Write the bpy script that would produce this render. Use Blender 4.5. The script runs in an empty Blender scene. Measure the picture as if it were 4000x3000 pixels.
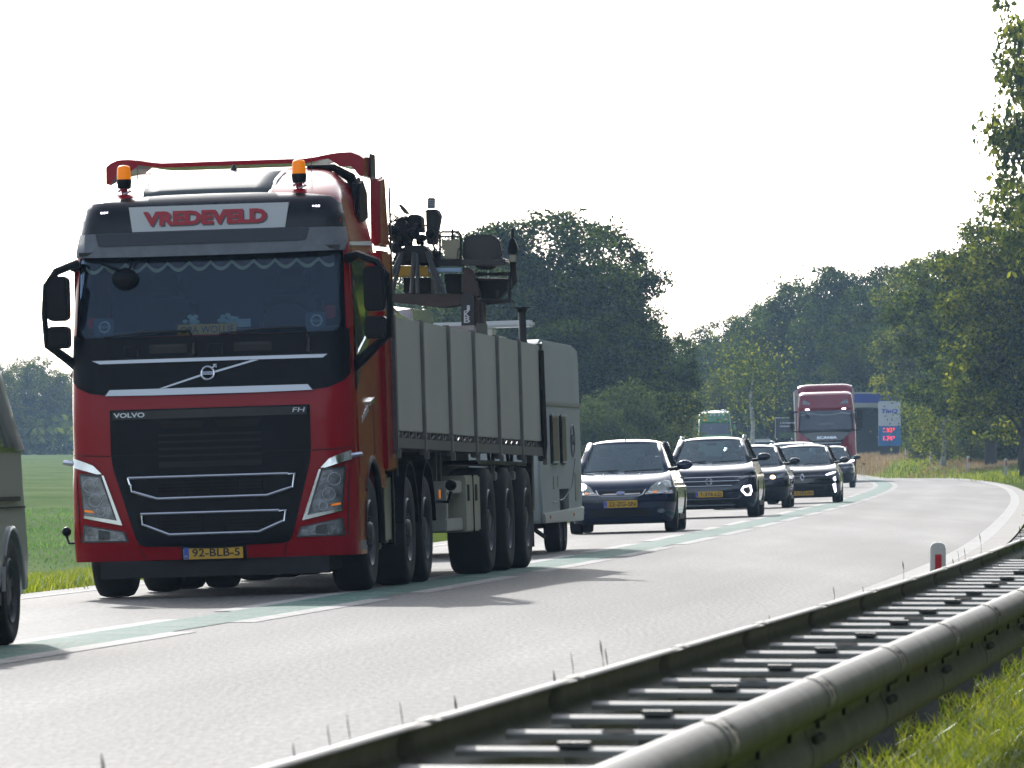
import bpy, bmesh, math, random
import numpy as np
from mathutils import Vector, Matrix

# ------------------------------------------------------------------ camera, sky, sun, exposure
SC = bpy.context.scene
COL = SC.collection
CAM_Z = 1.2
F_PX = 31000.0
cam_d = bpy.data.cameras.new("camera")
cam_d.sensor_width = 36.0
cam_d.lens = F_PX / 4000.0 * 36.0
cam_d.clip_start = 1.0
cam_d.clip_end = 6000.0
cam = bpy.data.objects.new("camera", cam_d)
COL.objects.link(cam)
cam.location = (0, 0, CAM_Z)
cam.rotation_euler = (math.radians(90) + math.atan(270 / F_PX), 0, 0)
cam_d.dof.use_dof = True
cam_d.dof.focus_distance = 95.0
cam_d.dof.aperture_fstop = 20.0
SC.camera = cam

SUN_EL, SUN_AZ = math.radians(25.5), math.radians(-10.0)      # sun ahead of the camera, a little to the left
world = bpy.data.worlds.new("World")
SC.world = world
world.use_nodes = True
nt = world.node_tree
bg = nt.nodes["Background"]
sky = nt.nodes.new("ShaderNodeTexSky")
sky.sky_type = 'NISHITA'
sky.sun_disc = False
sky.sun_elevation = SUN_EL
sky.sun_rotation = SUN_AZ
sky.air_density = 1.0
sky.dust_density = 2.0
sky.ozone_density = 1.5
tint = nt.nodes.new("ShaderNodeMix"); tint.data_type = 'RGBA'; tint.blend_type = 'MULTIPLY'
tint.inputs[0].default_value = 1.0; tint.inputs[7].default_value = (0.96, 0.99, 1.03, 1)
hsv = nt.nodes.new("ShaderNodeHueSaturation"); hsv.inputs["Saturation"].default_value = 0.45   # thin white summer overcast
nt.links.new(sky.outputs[0], hsv.inputs["Color"]); nt.links.new(hsv.outputs[0], tint.inputs[6])
nt.links.new(tint.outputs[2], bg.inputs[0])
bg.inputs[1].default_value = 0.15
sun_d = bpy.data.lights.new("sun", 'SUN')
sun_d.energy = 2.35
sun_d.angle = math.radians(0.55)
sun_d.color = (1.0, 0.96, 0.91)
sun = bpy.data.objects.new("sun", sun_d)
COL.objects.link(sun)
sv = Vector((math.sin(SUN_AZ) * math.cos(SUN_EL), math.cos(SUN_AZ) * math.cos(SUN_EL), math.sin(SUN_EL)))
sun.rotation_euler = sv.to_track_quat('Z', 'Y').to_euler()
sun.location = (-20, 60, 60)
SC.view_settings.view_transform = 'Standard'
SC.view_settings.look = 'None'
SC.view_settings.gamma = 1.0
SC.view_settings.exposure = 0.78
SC.view_settings.use_curve_mapping = False
SC.render.engine = 'CYCLES'
SC.cycles.use_denoising = True
SC.cycles.max_bounces = 8
SC.cycles.transparent_max_bounces = 12
SC.cycles.volume_bounces = 0
SC.cycles.caustics_reflective = False
SC.cycles.caustics_refractive = False
random.seed(7)

# ------------------------------------------------------------------ materials
MATS = {}
def mat(name, col, rough=0.6, metal=0.0, coat=0.0, var=0.0, scale=3.0, bump=0.0, spec=None, emit=None, estr=0.0):
    if name in MATS:
        return MATS[name]
    m = bpy.data.materials.new(name)
    m.use_nodes = True
    n = m.node_tree
    b = n.nodes["Principled BSDF"]
    b.inputs["Base Color"].default_value = (*col, 1)
    b.inputs["Roughness"].default_value = rough
    b.inputs["Metallic"].default_value = metal
    b.inputs["Coat Weight"].default_value = coat
    b.inputs["Coat Roughness"].default_value = 0.04
    if spec is not None:
        b.inputs["Specular IOR Level"].default_value = spec
    if emit:
        b.inputs["Emission Color"].default_value = (*emit, 1)
        b.inputs["Emission Strength"].default_value = estr
    if var > 0 or bump > 0:
        tc = n.nodes.new("ShaderNodeTexCoord")
        no = n.nodes.new("ShaderNodeTexNoise")
        no.inputs["Scale"].default_value = scale
        no.inputs["Detail"].default_value = 6
        no.inputs["Roughness"].default_value = 0.6
        n.links.new(tc.outputs["Object"], no.inputs["Vector"])
        if var > 0:
            r = n.nodes.new("ShaderNodeValToRGB")
            r.color_ramp.elements[0].position = 0.3
            r.color_ramp.elements[1].position = 0.7
            r.color_ramp.elements[0].color = (*[c * (1 - var) for c in col], 1)
            r.color_ramp.elements[1].color = (*[min(1, c * (1 + var)) for c in col], 1)
            n.links.new(no.outputs["Fac"], r.inputs[0])
            n.links.new(r.outputs[0], b.inputs["Base Color"])
            mr = n.nodes.new("ShaderNodeMapRange")
            mr.inputs["To Min"].default_value = max(0.02, rough * (1 - 0.25))
            mr.inputs["To Max"].default_value = min(1, rough * 1.25)
            n.links.new(no.outputs["Fac"], mr.inputs["Value"])
            n.links.new(mr.outputs[0], b.inputs["Roughness"])
        if bump > 0:
            bp = n.nodes.new("ShaderNodeBump")
            bp.inputs["Strength"].default_value = bump
            bp.inputs["Distance"].default_value = 0.02
            n.links.new(no.outputs["Fac"], bp.inputs["Height"])
            n.links.new(bp.outputs[0], b.inputs["Normal"])
    MATS[name] = m
    return m

def glass_mat(name, tint, alpha, rough=0.03, body=(0.13, 0.21, 0.24), refl=(.9, .95, 1)):
    m = bpy.data.materials.new(name)
    m.use_nodes = True
    n = m.node_tree
    n.nodes.remove(n.nodes["Principled BSDF"])
    out = n.nodes["Material Output"]
    tr = n.nodes.new("ShaderNodeBsdfTransparent"); tr.inputs[0].default_value = (*tint, 1)
    gl = n.nodes.new("ShaderNodeBsdfGlossy"); gl.inputs["Roughness"].default_value = rough
    gl.inputs[0].default_value = (*refl, 1)
    df = n.nodes.new("ShaderNodeBsdfDiffuse"); df.inputs[0].default_value = (*body, 1)
    m1 = n.nodes.new("ShaderNodeMixShader"); m1.inputs[0].default_value = alpha
    n.links.new(tr.outputs[0], m1.inputs[1]); n.links.new(df.outputs[0], m1.inputs[2])
    fr = n.nodes.new("ShaderNodeFresnel"); fr.inputs[0].default_value = 1.5
    m2 = n.nodes.new("ShaderNodeMixShader")
    n.links.new(fr.outputs[0], m2.inputs[0]); n.links.new(m1.outputs[0], m2.inputs[1]); n.links.new(gl.outputs[0], m2.inputs[2])
    n.links.new(m2.outputs[0], out.inputs[0])
    return m

M_GLASS = glass_mat("vehicle_glass", (0.62, 0.74, 0.80), 0.38)
M_GLASST = glass_mat("clear_truck_glass", (0.82, 0.90, 0.95), 0.10, body=(.03, .06, .10), refl=(.46, .54, .66))
M_SIDEGLASS = glass_mat("tinted_side_glass", (0.25, 0.28, 0.28), 0.05)
M_RED = mat("red_truck_paint", (0.31, 0.004, 0.012), 0.20, coat=0.05, var=0.04, scale=1.5, spec=0.2)
M_BLACKP = mat("black_truck_plastic", (0.004, 0.005, 0.008), 0.42, var=0.25, scale=6, spec=.15)
M_BLACKG = mat("gloss_black_panel", (0.006, 0.007, 0.012), 0.25, spec=.35)
M_GREYP = mat("grey_plastic", (0.13, 0.145, 0.17), 0.5, var=0.2, scale=9, bump=0.1)
M_CHROME = mat("chrome", (0.72, 0.76, 0.82), 0.16, 1.0, var=0.06, scale=8)
M_SILVER = mat("silver_trim", (0.50, 0.54, 0.60), 0.36, 0.55)
M_TYRE = mat("tyre_rubber", (0.012, 0.012, 0.013), 0.82, var=0.3, scale=20)
M_RIM = mat("steel_rim", (0.085, 0.088, 0.092), 0.45, 0.5, var=0.3, scale=12)
M_CHASSIS = mat("dark_chassis", (0.010, 0.010, 0.012), 0.75, var=0.3, scale=5)
M_WHITE = mat("white_board", (0.55, 0.58, 0.62), 0.45)
M_REDTXT = mat("red_lettering", (0.42, 0.02, 0.04), 0.5)
M_YEL = mat("yellow_plate", (0.62, 0.36, 0.015), 0.4)
M_BLU = mat("plate_blue", (0.02, 0.09, 0.45), 0.4)
M_BLK = mat("black_lettering", (0.01, 0.01, 0.012), 0.5)
M_GREYTXT = mat("dark_grey_shadow_lettering", (0.10, 0.10, 0.11), 0.5)
M_AMBER = mat("amber_lens", (0.85, 0.20, 0.0), 0.3, spec=.3, emit=(1.0, 0.27, 0.0), estr=0.22)
M_LAMP = mat("headlamp_glass", (0.16, 0.175, 0.20), 0.12, 0.4, coat=1.0, var=0.6, scale=14, bump=0.5)
M_LAMPDK = mat("lamp_housing", (0.05, 0.055, 0.06), 0.3, 0.3, var=0.4, scale=20)
M_LEDW = mat("lit_white_lamp", (0.8, 0.85, 1), 0.3, emit=(0.9, 0.93, 1), estr=6)
M_LEDV = mat("lit_daylight_strip", (0.8, 0.8, 1), 0.3, emit=(0.82, 0.80, 1), estr=4)
M_LEDO = mat("lit_warm_lamp", (1, 0.7, 0.4), 0.3, emit=(1, 0.62, 0.32), estr=5)
M_INT = mat("dark_cab_lining", (0.05, 0.06, 0.075), 0.85)
M_SEAT = mat("seat_cloth", (0.03, 0.035, 0.04), 0.9)

# ------------------------------------------------------------------ helpers
def interp(t, x):
    return float(np.interp(x, [p[0] for p in t], [p[1] for p in t]))

def setp(o, label=None, cat=None, group=None, kind=None):
    if label: o["label"] = label
    if cat: o["category"] = cat
    if group: o["group"] = group
    if kind: o["kind"] = kind
    return o

def link(name, me, m=None, parent=None):
    o = bpy.data.objects.new(name, me)
    COL.objects.link(o)
    if m is not None and me is not None and len(me.materials) == 0:
        me.materials.append(m)
    if parent is not None:
        o.parent = parent
    return o

def empty(name, loc=(0, 0, 0), rot=(0, 0, 0), parent=None):
    o = bpy.data.objects.new(name, None)
    o.empty_display_size = 0.2
    COL.objects.link(o)
    o.location = loc
    o.rotation_euler = rot
    if parent: o.parent = parent
    return o

def smooth(me, ang=35):
    me.shade_smooth()
    me.set_sharp_from_angle(angle=math.radians(ang))

class MB:
    def __init__(s):
        s.v = []; s.f = []
    def add(s, vs, fs):
        k = len(s.v)
        s.v += [tuple(p) for p in vs]
        s.f += [tuple(i + k for i in f) for f in fs]
        return s
    def box(s, x0, x1, y0, y1, z0, z1):
        return s.add([(x0, y0, z0), (x1, y0, z0), (x1, y1, z0), (x0, y1, z0), (x0, y0, z1), (x1, y0, z1), (x1, y1, z1), (x0, y1, z1)],
                     [(3, 2, 1, 0), (4, 5, 6, 7), (0, 1, 5, 4), (1, 2, 6, 5), (2, 3, 7, 6), (3, 0, 4, 7)])
    def tube(s, pts, r, n=8, cap=True):
        pts = [Vector(p) for p in pts]
        rs = r if isinstance(r, (list, tuple)) else [r] * len(pts)
        rings = []
        for i, p in enumerate(pts):
            a = pts[max(i - 1, 0)]; b = pts[min(i + 1, len(pts) - 1)]
            d = (b - a).normalized()
            up = Vector((0, 0, 1)) if abs(d.z) < 0.9 else Vector((0, 1, 0))
            u = d.cross(up).normalized(); w = u.cross(d).normalized()
            rings.append([p + (u * math.cos(t) + w * math.sin(t)) * rs[i] for t in [2 * math.pi * k / n for k in range(n)]])
        vs = [q for R in rings for q in R]
        fs = []
        for i in range(len(pts) - 1):
            for k in range(n):
                a = i * n + k; b = i * n + (k + 1) % n
                fs.append((a, b, b + n, a + n))
        if cap:
            fs.append(tuple(range(n))[::-1]); fs.append(tuple(len(vs) - n + k for k in range(n)))
        return s.add(vs, fs)
    def prism(s, poly, y0, y1):
        """poly in (x, z), extruded along y"""
        n = len(poly)
        vs = [(x, y0, z) for x, z in poly] + [(x, y1, z) for x, z in poly]
        fs = [tuple(range(n)), tuple(range(n, 2 * n))[::-1]]
        fs += [(i, (i + 1) % n, (i + 1) % n + n, i + n)[::-1] for i in range(n)]
        return s.add(vs, fs)
    def prismx(s, poly, x0, x1):
        """poly in (y, z), extruded along x"""
        n = len(poly)
        vs = [(x0, y, z) for y, z in poly] + [(x1, y, z) for y, z in poly]
        fs = [tuple(range(n)), tuple(range(n, 2 * n))[::-1]]
        fs += [(i, (i + 1) % n, (i + 1) % n + n, i + n)[::-1] for i in range(n)]
        return s.add(vs, fs)
    def lathex(s, prof, cx, cy, cz, n=32, sx=1):
        """prof = [(dx, r)], spun about the x axis"""
        rings = [[(cx + sx * dx, cy + r * math.cos(t), cz + r * math.sin(t)) for t in [2 * math.pi * k / n for k in range(n)]] for dx, r in prof]
        vs = [q for R in rings for q in R]
        fs = []
        for i in range(len(prof) - 1):
            for k in range(n):
                a = i * n + k; b = i * n + (k + 1) % n
                fs.append((a, b, b + n, a + n))
        return s.add(vs, fs)
    def lathez(s, prof, cx, cy, n=24):
        rings = [[(cx + r * math.cos(t), cy + r * math.sin(t), z) for t in [2 * math.pi * k / n for k in range(n)]] for z, r in prof]
        vs = [q for R in rings for q in R]
        fs = []
        for i in range(len(prof) - 1):
            for k in range(n):
                a = i * n + k; b = i * n + (k + 1) % n
                fs.append((a, b, b + n, a + n))
        fs.append(tuple(range(n))[::-1]); fs.append(tuple(len(vs) - n + k for k in range(n)))
        return s.add(vs, fs)
    def ell(s, c, r, n=12, m=8):
        vs = [(c[0], c[1], c[2] - r[2])]
        for j in range(1, m):
            a = -math.pi / 2 + math.pi * j / m
            for i in range(n):
                t = 2 * math.pi * i / n
                vs.append((c[0] + r[0] * math.cos(a) * math.cos(t), c[1] + r[1] * math.cos(a) * math.sin(t), c[2] + r[2] * math.sin(a)))
        vs.append((c[0], c[1], c[2] + r[2]))
        fs = [(0, 1 + (i + 1) % n, 1 + i) for i in range(n)]
        for j in range(m - 2):
            for i in range(n):
                a = 1 + j * n + i; b = 1 + j * n + (i + 1) % n
                fs.append((a, b, b + n, a + n))
        L = len(vs) - 1
        fs += [(L, 1 + (m - 2) * n + i, 1 + (m - 2) * n + (i + 1) % n) for i in range(n)]
        return s.add(vs, fs)
    def mesh(s, name):
        me = bpy.data.meshes.new(name)
        me.from_pydata(s.v, [], s.f)
        bm = bmesh.new(); bm.from_mesh(me)
        bmesh.ops.recalc_face_normals(bm, faces=bm.faces)
        bm.to_mesh(me); bm.free()
        return me
    def build(s, name, m, parent=None, sm=True, bevel=0.0, ang=35):
        me = s.mesh(name)
        if bevel > 0:
            bm = bmesh.new(); bm.from_mesh(me)
            es = [e for e in bm.edges if len(e.link_faces) == 2 and e.calc_face_angle(0) > 0.6]
            bmesh.ops.bevel(bm, geom=es, offset=bevel, segments=2, affect='EDGES', clamp_overlap=True)
            bm.to_mesh(me); bm.free()
        if sm: smooth(me, ang)
        return link(name, me, m, parent)

def patch_mesh(name, polys, F, off=0.006, thick=0.02, step=0.08):
    """flat outlines in (x, z) wrapped onto the surface y = F(x, z), with real thickness"""
    bm = bmesh.new()
    for poly in polys:
        try:
            bm.faces.new([bm.verts.new((x, 0, z)) for x, z in poly])
        except ValueError:
            pass
    if step:
        xs = [v.co.x for v in bm.verts]; zs = [v.co.z for v in bm.verts]
        k = math.ceil(min(xs) / step)
        while k * step < max(xs):
            g = bm.verts[:] + bm.edges[:] + bm.faces[:]
            bmesh.ops.bisect_plane(bm, geom=g, dist=1e-5, plane_co=(k * step + 1e-4, 0, 0), plane_no=(1, 0, 0)); k += 1
        k = math.ceil(min(zs) / step)
        while k * step < max(zs):
            g = bm.verts[:] + bm.edges[:] + bm.faces[:]
            bmesh.ops.bisect_plane(bm, geom=g, dist=1e-5, plane_co=(0, 0, k * step + 1e-4), plane_no=(0, 0, 1)); k += 1
    back = bm.faces[:]
    r = bmesh.ops.extrude_face_region(bm, geom=back)
    front = {g for g in r["geom"] if isinstance(g, bmesh.types.BMVert)}
    for v in bm.verts:
        y = F(v.co.x, v.co.z)
        v.co.y = y - off if v in front else y - off + thick
    bmesh.ops.recalc_face_normals(bm, faces=bm.faces)
    me = bpy.data.meshes.new(name); bm.to_mesh(me); bm.free()
    return me

def patch(name, poly, F, m, parent=None, off=0.006, thick=0.02, step=0.08, sm=True):
    polys = poly if isinstance(poly[0][0], (list, tuple)) else [poly]
    me = patch_mesh(name, polys, F, off, thick, step)
    if sm: smooth(me, 30)
    return link(name, me, m, parent)

def rrect(x0, x1, z0, z1, r, n=4):
    out = []
    for cx, cz, a in ((x1 - r, z1 - r, 0), (x0 + r, z1 - r, 90), (x0 + r, z0 + r, 180), (x1 - r, z0 + r, 270)):
        for k in range(n + 1):
            t = math.radians(a + 90 * k / n)
            out.append((cx + r * math.cos(t), cz + r * math.sin(t)))
    return out

def ellipse(cx, cz, rx, rz, n=24):
    return [(cx + rx * math.cos(2 * math.pi * k / n), cz + rz * math.sin(2 * math.pi * k / n)) for k in range(n)]

def drape_tube(name, pts, F, r, m, parent, off=0.01, closed=False, step=0.06):
    P = list(pts) + ([pts[0]] if closed else [])
    out = []
    for a, b in zip(P[:-1], P[1:]):
        k = max(1, int(math.hypot(b[0] - a[0], b[1] - a[1]) / step))
        out += [(a[0] + (b[0] - a[0]) * i / k, a[1] + (b[1] - a[1]) * i / k) for i in range(k)]
    out.append(P[-1])
    mb = MB().tube([(x, F(x, z) - off, z) for x, z in out], r, 6)
    return mb.build(name, m, parent)

TXT = {}
def text_flat(s, bold=0.0):
    key = (s, bold)
    if key in TXT: return TXT[key]
    cu = bpy.data.curves.new("t", 'FONT')
    cu.body = s; cu.size = 1.0; cu.offset = bold; cu.resolution_u = 3
    cu.align_x = 'LEFT'
    o = bpy.data.objects.new("t", cu); COL.objects.link(o)
    bpy.context.view_layer.update()
    me = bpy.data.meshes.new_from_object(o.evaluated_get(bpy.context.evaluated_depsgraph_get()))
    vs = np.array([v.co[:2] for v in me.vertices]); fs = [tuple(p.vertices) for p in me.polygons]
    bpy.data.objects.remove(o); bpy.data.curves.remove(cu); bpy.data.meshes.remove(me)
    vs = vs - vs.min(0); sz = vs.max(0)
    TXT[key] = (vs / sz, fs, sz[0] / sz[1])
    return TXT[key]

def text(name, s, cx, cz, w, h, F, m, parent, off=0.008, bold=0.02, shear=0.0, dx=None):
    """lettering centred on (cx, cz), w by h metres, standing proud of y = F(x, z)"""
    vs, fs, asp = text_flat(s, bold)
    P = [(cx + (a - 0.5) * w + shear * (b - 0.5) * h, cz + (b - 0.5) * h) for a, b in vs]
    me = bpy.data.meshes.new(name)
    me.from_pydata([(x, F(x, z) - off, z) for x, z in P], [], fs)
    bm = bmesh.new(); bm.from_mesh(me)
    bmesh.ops.dissolve_degenerate(bm, dist=1e-6, edges=bm.edges)
    r = bmesh.ops.extrude_face_region(bm, geom=bm.faces[:])
    for g in r["geom"]:
        if isinstance(g, bmesh.types.BMVert): g.co.y -= 0.003
    bmesh.ops.recalc_face_normals(bm, faces=bm.faces)
    bm.to_mesh(me); bm.free()
    return link(name, me, m, parent)

def evaluated(o):
    dg = bpy.context.evaluated_depsgraph_get()
    me = bpy.data.meshes.new_from_object(o.evaluated_get(dg))
    return me

def cut(o, cutters):
    """boolean-subtract a closed MB from a closed object, for wheel arches"""
    c = link("cutter", cutters.mesh("cutter"))
    md = o.modifiers.new("b", 'BOOLEAN'); md.operation = 'DIFFERENCE'; md.solver = 'EXACT'; md.object = c
    sv_p, sv_m = o.parent, o.matrix_basis.copy()
    o.parent = None
    o.matrix_basis = Matrix.Identity(4)
    bpy.context.view_layer.update()
    me = evaluated(o)
    o.modifiers.clear()
    old = o.data; o.data = me
    o.parent = sv_p; o.matrix_basis = sv_m
    smooth(me, 32)
    bpy.data.objects.remove(c)

# ------------------------------------------------------------------ the road's course
_pts = [(-60, -14.3), (0, -8.07), (30, -4.93), (47.6, -3.07), (57.4, -2.15), (62.7, -1.66), (76.1, -.44), (85.7, .38), (91, .85), (102.8, 1.76), (117.7, 2.86),
        (136, 4.15), (159.7, 5.8), (192.7, 8.02), (221, 9.8), (256.6, 11.9), (290.6, 13.7), (323, 15.1), (348, 16.0), (390, 17.0), (430, 17.3),
        (500, 17.1), (560, 16.7), (700, 14.8), (900, 10.5), (1300, -4.0)]
_D = np.arange(-60, 1301, 2.0)
_X = np.interp(_D, [p[0] for p in _pts], [p[1] for p in _pts])
for _w in (7, 9):
    _k = np.ones(_w) / _w
    _X = np.convolve(np.pad(_X, (_w // 2, _w // 2), mode='reflect', reflect_type='odd'), _k, mode='valid')
def xc(D): return float(np.interp(D, _D, _X))
def slope(D): return (xc(D + 4) - xc(D - 4)) / 8
ROADZ = [(-100, 0), (382, 0), (450, -.30), (500, -.12), (560, .30), (700, .4), (1300, .6)]
def zlong(D): return interp(ROADZ, D)
def road_pt(D, u, dz=0.0):
    s = slope(D); c = 1 / math.sqrt(1 + s * s)
    z = zlong(D) + (0.03 * u if u < 0 else 0.0)
    return (xc(D) + u * c, D - u * c * s, z + dz)
def u_of(X, D): return (X - xc(D)) * math.cos(math.atan(slope(D)))

def gz(D, u):
    """height of the verges and fields beside the road"""
    if u < 0:
        edge = zlong(D) - 0.117 - 0.03
        lo = interp([(0, -.5), (90, -.45), (250, -.1), (500, .45), (800, 1.05), (1300, 1.2)], D)
        t = min(1, max(0, (-u - 3.9) / 4.5)); t = t * t * (3 - 2 * t)
        return edge + (lo - edge) * t
    edge = zlong(D) - 0.02
    lo = interp([(0, -.28), (280, -.25), (340, -.02), (385, .10), (420, .35), (470, .58), (560, .85), (700, 1.05), (1300, 1.3)], D)
    lo += min(.6, .09 * max(0, u - 6)) * min(1, max(0, (D - 310) / 60)) * min(1, max(0, (640 - D) / 120))
    t = min(1, max(0, (u - 4.85) / 1.0)); t = t * t * (3 - 2 * t)
    return edge + (lo - edge) * t

def at(px, py, D):
    """photo pixel (4000 wide) at depth D to a point of the place"""
    return Vector(((px - 2000) / F_PX * D, D, CAM_Z + (1770 - py) / F_PX * D))

def ribbon(name, Ds, u0, u1, dz, m, parent=None, nu=1):
    vs = []; fs = []
    for D in Ds:
        for k in range(nu + 1):
            vs.append(road_pt(D, u0 + (u1 - u0) * k / nu, dz))
    w = nu + 1
    for i in range(len(Ds) - 1):
        for k in range(nu):
            a = i * w + k
            fs.append((a, a + 1, a + 1 + w, a + w))
    me = bpy.data.meshes.new(name); me.from_pydata(vs, [], fs)
    uv = me.uv_layers.new(name="course")
    co = [(u0 + (u1 - u0) * k / nu, D) for D in Ds for k in range(nu + 1)]
    for l in me.loops: uv.data[l.index].uv = co[l.vertex_index]
    return link(name, me, m, parent)

# ------------------------------------------------------------------ ground materials
def ground_mat(name, cols, scale, rough, bump=0.4, spec=0.3, fine=60, stretch=None, fstretch=None):
    m = bpy.data.materials.new(name); m.use_nodes = True
    n = m.node_tree; b = n.nodes["Principled BSDF"]
    b.inputs["Roughness"].default_value = rough
    b.inputs["Specular IOR Level"].default_value = spec
    tc = n.nodes.new("ShaderNodeTexCoord")
    src = tc.outputs["Object"]
    if stretch:
        mp = n.nodes.new("ShaderNodeMapping"); mp.inputs["Scale"].default_value = stretch
        mp.inputs["Rotation"].default_value = (0, 0, math.radians(5))
        n.links.new(src, mp.inputs[0]); src2 = mp.outputs[0]
    else: src2 = src
    n1 = n.nodes.new("ShaderNodeTexNoise"); n1.inputs["Scale"].default_value = scale; n1.inputs["Detail"].default_value = 5
    n2 = n.nodes.new("ShaderNodeTexNoise"); n2.inputs["Scale"].default_value = fine; n2.inputs["Detail"].default_value = 4
    n.links.new(src2, n1.inputs["Vector"]); n.links.new(src, n2.inputs["Vector"])
    if fstretch:
        mp2 = n.nodes.new("ShaderNodeMapping"); mp2.inputs["Scale"].default_value = (1, fstretch, 1)
        n.links.new(src, mp2.inputs[0]); n.links.new(mp2.outputs[0], n2.inputs["Vector"])
    mx = n.nodes.new("ShaderNodeMath"); mx.operation = 'MULTIPLY_ADD'
    mx.inputs[1].default_value = 0.45
    sc = n.nodes.new("ShaderNodeMath"); sc.operation = 'MULTIPLY'; sc.inputs[1].default_value = 0.55
    n.links.new(n1.outputs["Fac"], sc.inputs[0])
    n.links.new(n2.outputs["Fac"], mx.inputs[0]); n.links.new(sc.outputs[0], mx.inputs[2])
    r = n.nodes.new("ShaderNodeValToRGB")
    while len(r.color_ramp.elements) < len(cols): r.color_ramp.elements.new(0.5)
    for i, c in enumerate(cols):
        r.color_ramp.elements[i].position = 0.36 + 0.28 * i / (len(cols) - 1)
        r.color_ramp.elements[i].color = (*c, 1)
    n.links.new(mx.outputs[0], r.inputs[0]); n.links.new(r.outputs[0], b.inputs["Base Color"])
    bp = n.nodes.new("ShaderNodeBump"); bp.inputs["Strength"].default_value = bump; bp.inputs["Distance"].default_value = 0.01
    n.links.new(n2.outputs["Fac"], bp.inputs["Height"]); n.links.new(bp.outputs[0], b.inputs["Normal"])
    return m

M_ASPH = ground_mat("worn_grey_asphalt", [(0.086, 0.086, 0.085), (0.134, 0.133, 0.130), (0.21, 0.208, 0.204)], 0.6, 0.78, bump=0.5, spec=0.22, fine=26, fstretch=.14, stretch=(1.0, 0.06, 1))
M_ASPH2 = ground_mat("pale_shoulder_asphalt", [(0.12, 0.11, 0.10), (0.16, 0.15, 0.14), (0.21, 0.20, 0.185)], 1.0, 0.75, bump=0.3, spec=0.25, fine=25, fstretch=.14)
M_LINE = ground_mat("worn_white_road_paint", [(0.22, 0.22, 0.215), (0.30, 0.30, 0.29), (0.35, 0.35, 0.34)], 1.2, 0.78, bump=0.3, spec=0.22, fine=26, fstretch=.14)
M_GREEN = ground_mat("green_road_paint", [(0.025, 0.115, 0.092), (0.055, 0.15, 0.125), (0.14, 0.19, 0.17)], 1.5, 0.8, bump=0.4, spec=0.15, fine=24, fstretch=.14)
M_VERGE = ground_mat("verge_grass", [(0.05, 0.08, 0.015), (0.09, 0.13, 0.025), (0.15, 0.17, 0.045)], 0.8, 1.0, bump=1.0, spec=0.0, fine=12)
M_FIELD = ground_mat("crop_field", [(0.10, 0.155, 0.06), (0.145, 0.20, 0.085), (0.20, 0.24, 0.12)], 0.25, 1.0, bump=1.0, spec=0.0, fine=3.5, stretch=(1, 0.25, 1))
M_TILE = ground_mat("concrete_verge_tile", [(0.10, 0.10, 0.10), (0.16, 0.16, 0.155), (0.22, 0.22, 0.21)], 2.0, 0.85, bump=0.6, spec=0.2, fine=30)

# one sheet of land that reaches the horizon
def wear(m):
    """wheel tracks and long tonal patches that follow the lane"""
    n = m.node_tree; b = n.nodes["Principled BSDF"]
    src = b.inputs["Base Color"].links[0].from_socket
    uv = n.nodes.new("ShaderNodeUVMap"); uv.uv_map = "course"
    sp = n.nodes.new("ShaderNodeSeparateXYZ"); n.links.new(uv.outputs[0], sp.inputs[0])
    ax = n.nodes.new("ShaderNodeMath"); ax.operation = 'ABSOLUTE'; n.links.new(sp.outputs[0], ax.inputs[0])
    w = n.nodes.new("ShaderNodeMath"); w.operation = 'MULTIPLY_ADD'; w.inputs[1].default_value = 3.6; w.inputs[2].default_value = -3.3
    n.links.new(ax.outputs[0], w.inputs[0])
    cs = n.nodes.new("ShaderNodeMath"); cs.operation = 'COSINE'; n.links.new(w.outputs[0], cs.inputs[0])
    mp = n.nodes.new("ShaderNodeMapping"); mp.inputs["Scale"].default_value = (1.3, .035, 1); n.links.new(uv.outputs[0], mp.inputs[0])
    no = n.nodes.new("ShaderNodeTexNoise"); no.inputs["Scale"].default_value = 1.0; no.inputs["Detail"].default_value = 5; n.links.new(mp.outputs[0], no.inputs["Vector"])
    m1 = n.nodes.new("ShaderNodeMath"); m1.operation = 'MULTIPLY_ADD'; m1.inputs[1].default_value = .8; m1.inputs[2].default_value = .52; n.links.new(no.outputs["Fac"], m1.inputs[0])
    m2 = n.nodes.new("ShaderNodeMath"); m2.operation = 'MULTIPLY_ADD'; m2.inputs[1].default_value = -.11; n.links.new(cs.outputs[0], m2.inputs[0]); n.links.new(m1.outputs[0], m2.inputs[2])
    mx = n.nodes.new("ShaderNodeMix"); mx.data_type = 'RGBA'; mx.blend_type = 'MULTIPLY'; mx.inputs[0].default_value = 1
    n.links.new(src, mx.inputs[6]); n.links.new(m2.outputs[0], mx.inputs[7]); n.links.new(mx.outputs[2], b.inputs["Base Color"])
wear(M_ASPH)
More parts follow.
